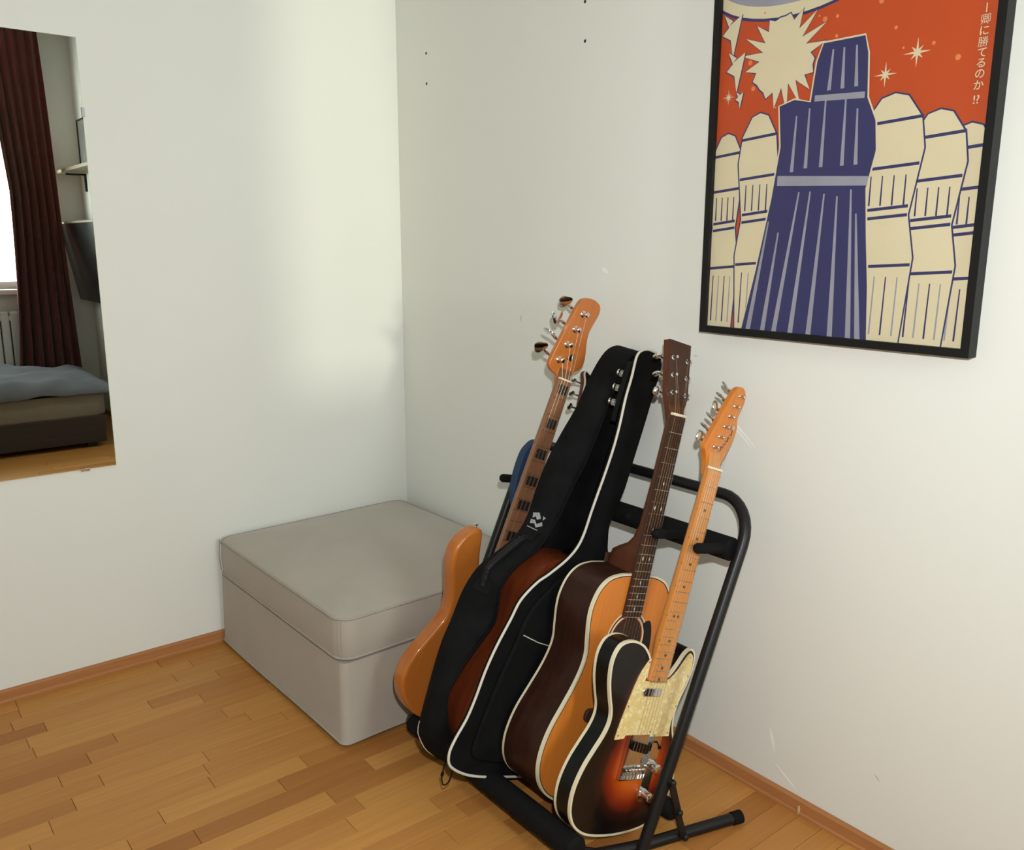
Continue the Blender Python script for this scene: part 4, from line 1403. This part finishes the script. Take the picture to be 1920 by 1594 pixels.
# ---- dark blue padded strap over the rack's far corner
bs = thing('padded_strap', 'dark blue padded strap hung on the far corner of the rack behind the bass neck', 'strap', (-0.15, -0.83, 0.50))
pts = [(-0.095, 0.724), (-0.078, 0.711), (-0.080, 0.640), (-0.105, 0.569), (-0.135, 0.515), (-0.164, 0.526), (-0.179, 0.587), (-0.168, 0.638), (-0.144, 0.694), (-0.116, 0.719)]
o = MB()
cc = catmull(pts, 4)
n_ = len(cc)
vv = [(x + 0.15, 0.012, z - 0.50) for x, z in cc] + [(x + 0.15, -0.012, z - 0.50) for x, z in cc]
o.add(vv, [list(range(n_)), [n_ + i for i in range(n_)][::-1]] + [[i, (i + 1) % n_, (i + 1) % n_ + n_, i + n_] for i in range(n_)])
o.build('strap_pad', BLUE, bs, smooth=50, bevel=(0.005, 3))
MB().tube([(0.03, -0.0125, 0.06), (0.045, -0.0125, 0.12), (0.06, -0.0125, 0.19)], 0.002, 6).build('strap_stitch', NYLON2, bs)

# ------------------------------------------------------------------ framed poster
PYL, PYR, PZB = -1.3257, -1.9176, 1.0561
PW_, PH_, PD = PYL - PYR, 0.900, 0.0309
po = thing('framed_poster', 'black-framed orange and navy poster hanging on the right wall', 'poster', (0, (PYL + PYR) / 2, PZB))
# local: x into room is -x ; use u = -(y) to the right
hw = PW_ / 2
fw = 0.0150


def frame_rail(a, b, c, d):
    # four corner points (u,z) of a mitred rail
    mb_ = MB()
    v = [(-0.001, -u, z) for u, z in (a, b, c, d)] + [(-PD, -u, z) for u, z in (a, b, c, d)]
    mb_.add(v, [[0, 1, 2, 3], [7, 6, 5, 4], [0, 4, 5, 1], [1, 5, 6, 2], [2, 6, 7, 3], [3, 7, 4, 0]])
    return mb_.build('frame_rail', FRAMEB, po, smooth=0)


frame_rail((-hw, 0), (hw, 0), (hw - fw, fw), (-hw + fw, fw))
frame_rail((-hw, PH_), (hw, PH_), (hw - fw, PH_ - fw), (-hw + fw, PH_ - fw))
frame_rail((-hw, 0), (-hw, PH_), (-hw + fw, PH_ - fw), (-hw + fw, fw))
frame_rail((hw, 0), (hw, PH_), (hw - fw, PH_ - fw), (hw - fw, fw))
MB().box((-0.004, -hw + fw * 0.5, fw * 0.5), (-0.020, hw - fw * 0.5, PH_ - fw * 0.5)).build('backing_board', FRAMEB, po, smooth=0)
aw = hw - fw
pr = MB().box((-0.0198, -aw, fw), (-0.0206, aw, PH_ - fw)).build('print', ORANGE, po, smooth=0)
AH = PH_ - 2 * fw
LAY = [0]


def ink(P, M, lift=None, name='ink_shape'):
    """flat printed shape: P in art coordinates, u 0..1 across, w 0..1 of the WIDTH upwards from the bottom edge; clipped to the sheet"""
    LAY[0] += 1
    d = 0.0206 + 0.000012 * LAY[0]
    P = clip(P)
    if len(P) < 3:
        return
    mb_ = MB()
    q = [(-aw + u * 2 * aw, fw + w_ * 2 * aw) for u, w_ in P]
    n = len(q)
    mb_.add([(-d, -u, z) for u, z in q], [list(range(n))])
    mb_.build(name, M, pr, smooth=0)


TOPW = AH / (2 * aw)


def clip(P):
    for ax, lim, sg in ((0, 0.0, 1), (0, 1.0, -1), (1, 0.0, 1), (1, TOPW, -1)):
        out = []
        for i in range(len(P)):
            a, b = P[i - 1], P[i]
            ia, ib = sg * (a[ax] - lim) >= 0, sg * (b[ax] - lim) >= 0
            if ia != ib:
                t = (lim - a[ax]) / (b[ax] - a[ax])
                out.append((a[0] + (b[0] - a[0]) * t, a[1] + (b[1] - a[1]) * t))
            if ib:
                out.append(b)
        P = out
        if not P:
            return P
    return P


def outlined(P, M, d=0.006, ol=NAVY):
    ink(offset(P, d), ol)
    ink(P, M)


# planet-like ellipse along the top
outlined(circ(0.30, 1.26, 0.36, 40, 0.16), CREAMP, 0.010)
ink(circ(0.30, 1.275, 0.33, 40, 0.135), BLUEG)
# stars and specks
def star(u, w_, r):
    P = []
    for i in range(16):
        a = 2 * pi * i / 16
        rr = r * (1.0 if i % 4 == 0 else (0.6 if i % 2 == 0 else 0.22))
        P.append((u + rr * cos(a), w_ + rr * sin(a)))
    ink(P, CREAMP)


for (u, w_, r) in ((0.763, 0.905, 0.045), (0.664, 0.853, 0.040), (0.046, 0.858, 0.028)):
    star(u, w_, r)
rp = random.Random(3)
for i in range(26):
    ink(circ(rp.uniform(0.04, 0.97), rp.uniform(0.62, 1.15), rp.choice((0.004, 0.006, 0.009)), 8), mat('print_pale_orange', (0.75, 0.22, 0.07), 0.6, noise=(20, 0.05)))
# jagged burst
P = []
for i in range(40):
    a = 2 * pi * i / 40
    rr = (0.165 if i % 2 else 0.115) * (1 + 0.18 * sin(i * 2.7))
    P.append((0.275 + rr * 0.95 * cos(a), 0.965 + rr * sin(a)))
ink(offset(P, 0.005), NAVY)
ink(P, CREAMP)
# lightning strokes on the left
for (u, w_, s_) in ((0.045, 1.08, 1.0), (0.070, 0.95, 0.95), (0.095, 0.845, 0.4)):
    Z = [(-0.035, 0.07), (0.005, 0.045), (-0.012, 0.03), (0.045, 0.06), (0.012, -0.085), (-0.002, -0.02), (-0.04, 0.0), (-0.012, 0.025)]
    outlined([(u + x * s_, w_ + y_ * s_) for x, y_ in Z], CREAMP, 0.005)
# cream pillars standing left and right, with navy bands
def pillar(u, top, wd, bot=0.0, seed=0):
    hw_ = wd / 2
    body = [(u - hw_ * 0.75, bot), (u - hw_ * 0.95, top * 0.35), (u - hw_ * 0.70, top * 0.52), (u - hw_, top * 0.78), (u - hw_ * 0.85, top * 0.90), (u - hw_ * 0.4, top * 0.985), (u, top),
            (u + hw_ * 0.4, top * 0.985), (u + hw_ * 0.85, top * 0.90), (u + hw_, top * 0.78), (u + hw_ * 0.70, top * 0.52), (u + hw_ * 0.95, top * 0.35), (u + hw_ * 0.75, bot)]
    outlined(body, CREAMP, 0.0055)
    r_ = random.Random(seed)
    for t in (0.30, 0.50, 0.535, 0.70, 0.88):
        y_ = top * t
        k = hw_ * (0.9 if t not in (0.5, 0.535) else 0.68)
        ink([(u - k, y_), (u + k, y_ + 0.012), (u + k, y_ + 0.022), (u - k, y_ + 0.010)], NAVY)
    for j in range(4):
        x = u + (j - 1.5) * hw_ * 0.36
        ink([(x - 0.003, top * 0.56), (x + 0.003, top * 0.56), (x + 0.002, top * 0.68), (x - 0.002, top * 0.68)], NAVY)
        ink([(x - 0.004, 0.02), (x + 0.002, 0.02), (x + 0.004, top * 0.27), (x, top * 0.27)], BLUEG if j % 2 else NAVY)


pillar(0.055, 0.726, 0.15, seed=1)
pillar(0.195, 0.786, 0.17, seed=2)
pillar(0.955, 0.677, 0.16, seed=3)
pillar(0.857, 0.726, 0.19, seed=4)
pillar(0.706, 0.791, 0.22, seed=5)
# tall navy tower form in the middle, striped
T_ = [(0.165, 0.0), (0.215, 0.22), (0.265, 0.48), (0.29, 0.66), (0.275, 0.80), (0.335, 0.815), (0.40, 0.80), (0.415, 0.93), (0.435, 0.985), (0.585, 0.985), (0.60, 0.93), (0.61, 0.79), (0.645, 0.715), (0.655, 0.62), (0.63, 0.50), (0.645, 0.35), (0.665, 0.18), (0.678, 0.0)]
outlined(T_, NAVY, 0.006, CREAMP)
for (a, c, d_) in ((0.185, 0.255, 0.40), (0.30, 0.375, 0.50), (0.37, 0.42, 0.50), (0.445, 0.475, 0.49), (0.53, 0.525, 0.48), (0.60, 0.575, 0.50), (0.25, 0.30, 0.36), (0.635, 0.60, 0.42)):
    ink([(a, 0.0), (a + 0.020, 0.0), (c + 0.006, d_), (c, d_)], BLUEG)
for (a, d0, c, d1) in ((0.335, 0.57, 0.345, 0.76), (0.39, 0.58, 0.395, 0.78), (0.45, 0.58, 0.455, 0.80), (0.53, 0.58, 0.53, 0.80), (0.58, 0.58, 0.575, 0.76), (0.46, 0.83, 0.47, 0.96), (0.51, 0.83, 0.51, 0.96), (0.56, 0.83, 0.555, 0.96)):
    ink([(a, d0), (a + 0.014, d0), (c + 0.006, d1), (c, d1)], BLUEG)
ink([(0.285, 0.525), (0.635, 0.51), (0.637, 0.54), (0.285, 0.56)], BLUEG)
ink([(0.415, 0.80), (0.60, 0.79), (0.60, 0.81), (0.415, 0.82)], BLUEG)
# vertical lettering on the right
font_chars = ['ー', '卿', 'に', '勝', 'て', 'る', 'の', 'か']


def glyph(ch, u, w_, size, rot=False):
    cu = bpy.data.curves.new('t', 'FONT')
    cu.body = ch
    cu.size = 1.0
    cu.offset = 0.0 if ch in '卿勝' else 0.008
    ob = bpy.data.objects.new('t', cu)
    COL.objects.link(ob)
    dg = bpy.context.evaluated_depsgraph_get()
    me = bpy.data.meshes.new_from_object(ob.evaluated_get(dg))
    bpy.data.objects.remove(ob)
    if not me.vertices:
        return
    xs = [p.co.x for p in me.vertices]
    ys = [p.co.y for p in me.vertices]
    cx, cy = (min(xs) + max(xs)) / 2, (min(ys) + max(ys)) / 2
    k = size
    LAY[0] += 1
    d = 0.0206 + 0.000012 * LAY[0]
    for p in me.vertices:
        x, y_ = (p.co.x - cx) * k, (p.co.y - cy) * k
        if rot:
            x, y_ = y_, -x
        uu, ww = u + x, w_ + y_
        p.co = (-d, -(-aw + uu * 2 * aw), fw + ww * 2 * aw)
    me.materials.clear()
    me.materials.append(CREAMP)
    o_ = bpy.data.objects.new('lettering', me)
    COL.objects.link(o_)
    o_.parent = pr


for ch, w_ in zip(font_chars, (0.996, 0.965, 0.934, 0.903, 0.873, 0.844, 0.814, 0.783)):
    glyph(ch, 0.962, w_, 0.031, rot=(ch == 'ー'))
glyph('!?', 0.960, 0.742, 0.034)
# glazing
MB().box((-0.0262, -aw - 0.003, fw - 0.003), (-0.0278, aw + 0.003, PH_ - fw + 0.003)).build('glazing', GLAZE, po, smooth=0)

# ------------------------------------------------------------------ what the mirror shows behind the camera
def curtain(name, xt, xb, label, seed, y0=ROOM_Y0 + 0.165):
    """xt/xb: left and right edge at the top and at the bottom"""
    g = thing(name, label, 'curtain', ((xb[0] + xb[1]) / 2, y0, 0.10))
    N, rows, H_ = 110, 14, 2.60
    mb_ = MB()
    v = []
    cx = (xb[0] + xb[1]) / 2
    for r in range(rows + 1):
        h = H_ * r / rows
        k = max(0.0, 1 - h / 1.5) ** 1.5
        k2 = 1 - h / H_
        xl, xr = xt[0] + (xb[0] - xt[0]) * k - 0.08 * max(0.0, (h - 1.5) / 1.1), xt[1] + (xb[1] - xt[1]) * k2
        for i in range(N + 1):
            t = i / N
            x = xl + (xr - xl) * t - cx + 0.004 * sin(h * 3 + i * 0.3)
            yy = (0.022 + 0.016 * k2) * sin(t * 2 * pi * 6 + seed + 0.5 * sin(h * 1.3)) + 0.008 * sin(t * 40 + h)
            v.append((x, yy, h))
    fs = [[r * (N + 1) + i, r * (N + 1) + i + 1, (r + 1) * (N + 1) + i + 1, (r + 1) * (N + 1) + i] for r in range(rows) for i in range(N)]
    mb_.add(v, fs)
    o_ = mb_.build('curtain_cloth', CURT, g, smooth=80)
    s_ = o_.modifiers.new('solid', 'SOLIDIFY')
    s_.thickness = 0.003
    return g


curtain('curtain', (-0.49, -0.23), (-0.58, -0.155), 'rust-red floor-length curtain reflected in the mirror', 0.4)
curtain('curtain', (-1.70, -0.985), (-1.72, -0.985), 'rust-red curtain on the window\'s other side, outside the mirror view', 1.7)
rod = thing('curtain_rod', 'thin metal curtain rod above the window', 'curtain rod', (-0.95, ROOM_Y0 + 0.165, 2.715))
MB().tube([(-0.9, 0, 0), (0.9, 0, 0)], 0.011, 12).build('rod_tube', BLACKM, rod)
for s_ in (-1, 1):
    MB().blob((s_ * 0.91, 0, 0), (1, 0, 0), (0, 1, 0), (0, 0, 1), 0.022, 0.022, 0.022).build('finial', BLACKM, rod)
    MB().box((s_ * 0.86 - 0.006, -0.152, -0.008), (s_ * 0.86 + 0.006, 0.0, 0.008)).build('bracket', BLACKM, rod, smooth=0)
rad = thing('radiator', 'white ribbed radiator below the window, glimpsed in the mirror', 'radiator', (-1.05, ROOM_Y0 + 0.02, 0.12))
for i in range(22):
    x = -0.62 + i * 0.0585
    MB().box((x, 0.01, 0.0), (x + 0.050, 0.075, 0.66)).build('radiator_rib', WHITE, rad, smooth=0, bevel=(0.008, 3))
MB().box((-0.64, 0.03, 0.03), (0.68, 0.07, 0.06)).build('radiator_pipe', WHITE, rad, smooth=0)
MB().box((-0.64, 0.03, 0.60), (0.68, 0.07, 0.63)).build('radiator_pipe', WHITE, rad, smooth=0)
# bed
bed = thing('bed', 'low dark bed with beige mattress reflected in the mirror', 'bed', (-1.25, -3.655, 0))
MB().box((-0.98, -0.46, 0.03), (0.98, 0.52, 0.20)).build('bed_frame', BEDW, bed, smooth=0, bevel=(0.006, 2))
for (sx, sy) in ((-0.9, -0.4), (0.9, -0.4), (-0.9, 0.46), (0.9, 0.46)):
    MB().box((sx - 0.03, sy - 0.03, 0), (sx + 0.03, sy + 0.03, 0.03)).build('leg', BEDW, bed, smooth=0)
mt = dense(rrect(1.0, 0.49, 0.06))
shell([([(x * s_, y_ * s_ + 0.03) for x, y_ in mt], z) for z, s_ in ((0.20, 0.985), (0.21, 0.995), (0.32, 0.995), (0.335, 0.985))]).build('mattress', MATTR, bed, smooth=50)
dv = thing('duvet', 'crumpled grey-blue duvet spread over the bed in the mirror', 'duvet', (-1.22, -3.64, 0.33))
mb_ = MB()
NX, NYY = 60, 34
v = []
rd = random.Random(5)
for j in range(NYY + 1):
    for i in range(NX + 1):
        x = -1.0 + 2.05 * i / NX
        y_ = -0.47 + 1.0 * j / NYY
        ed = min(1, (x + 1.0) / 0.1, (1.05 - x) / 0.14, (0.53 - y_) / 0.12, (y_ + 0.47) / 0.1)
        z = 0.008 + 0.085 * max(0, ed) ** 0.6 + 0.014 * sin(x * 9 + 3 * sin(y_ * 5)) + 0.012 * sin(y_ * 14 + 2 * sin(x * 6)) + 0.006 * sin(x * 27 + y_ * 19)
        z = max(z, 0.008)
        v.append((x, y_, z))
fs = [[j * (NX + 1) + i, j * (NX + 1) + i + 1, (j + 1) * (NX + 1) + i + 1, (j + 1) * (NX + 1) + i] for j in range(NYY) for i in range(NX)]
mb_.add(v, fs)
dvo = mb_.build('duvet_cloth', DUVET, dv, smooth=80)
s_ = dvo.modifiers.new('solid', 'SOLIDIFY')
s_.thickness = 0.006
# shelf on the right wall with a picture, and the tilted screen below
sh = thing('wall_shelf', 'pale wooden wall shelf reflected near the mirror edge', 'shelf', (0, -3.85, 1.72))
MB().box((-0.165, -0.49, 0.0), (0, 0.75, 0.022)).build('shelf_board', SHELFW, sh, smooth=0, bevel=(0.002, 2))
for y_ in (-0.35, 0.55):
    MB().box((-0.13, y_ - 0.012, -0.012), (0, y_ + 0.012, 0)).build('shelf_bracket', BLACKM, sh, smooth=0)
    MB().box((-0.012, y_ - 0.012, -0.12), (0, y_ + 0.012, 0)).build('shelf_bracket', BLACKM, sh, smooth=0)
pf = thing('picture_frame', 'thin dark picture frame standing on the wall shelf in the mirror', 'picture frame', (-0.09, -3.72, 1.742))
for a, b in (((-0.006, -0.20, 0), (0.006, -0.19, 0.30)), ((-0.006, 0.19, 0), (0.006, 0.20, 0.30)), ((-0.006, -0.20, 0.29), (0.006, 0.20, 0.30)), ((-0.006, -0.20, 0), (0.006, 0.20, 0.01))):
    MB().box(a, b).build('frame_side', BLACKM, pf, smooth=0)
MB().box((0.0, -0.19, 0.01), (0.004, 0.19, 0.29)).build('picture_sheet', mat('grey_paper', (0.30, 0.31, 0.28), 0.8, noise=(6, 0.3)), pf, smooth=0)
tv = thing('wall_screen', 'dark flat screen tilted off the wall, at the mirror edge', 'screen', (0, -3.85, 0.85))
L = radians(9.5)
q = MB().box((-0.03, -0.50, 0.0), (0.0, 0.50, 0.54))
q.v = [(x * cos(L) - z * sin(L) - 0.055, y_, z * cos(L) + x * sin(L)) for x, y_, z in q.v]
q.build('screen_panel', SCREEN, tv, smooth=0, bevel=(0.003, 2))
q = MB().box((-0.031, -0.50, 0.54), (0.001, 0.50, 0.552))
q.v = [(x * cos(L) - z * sin(L) - 0.055, y_, z * cos(L) + x * sin(L)) for x, y_, z in q.v]
q.build('screen_top_edge', SHELFW, tv, smooth=0)
MB().box((-0.10, -0.05, 0.25), (0.0, 0.05, 0.33)).build('screen_mount', BLACKM, tv, smooth=0)
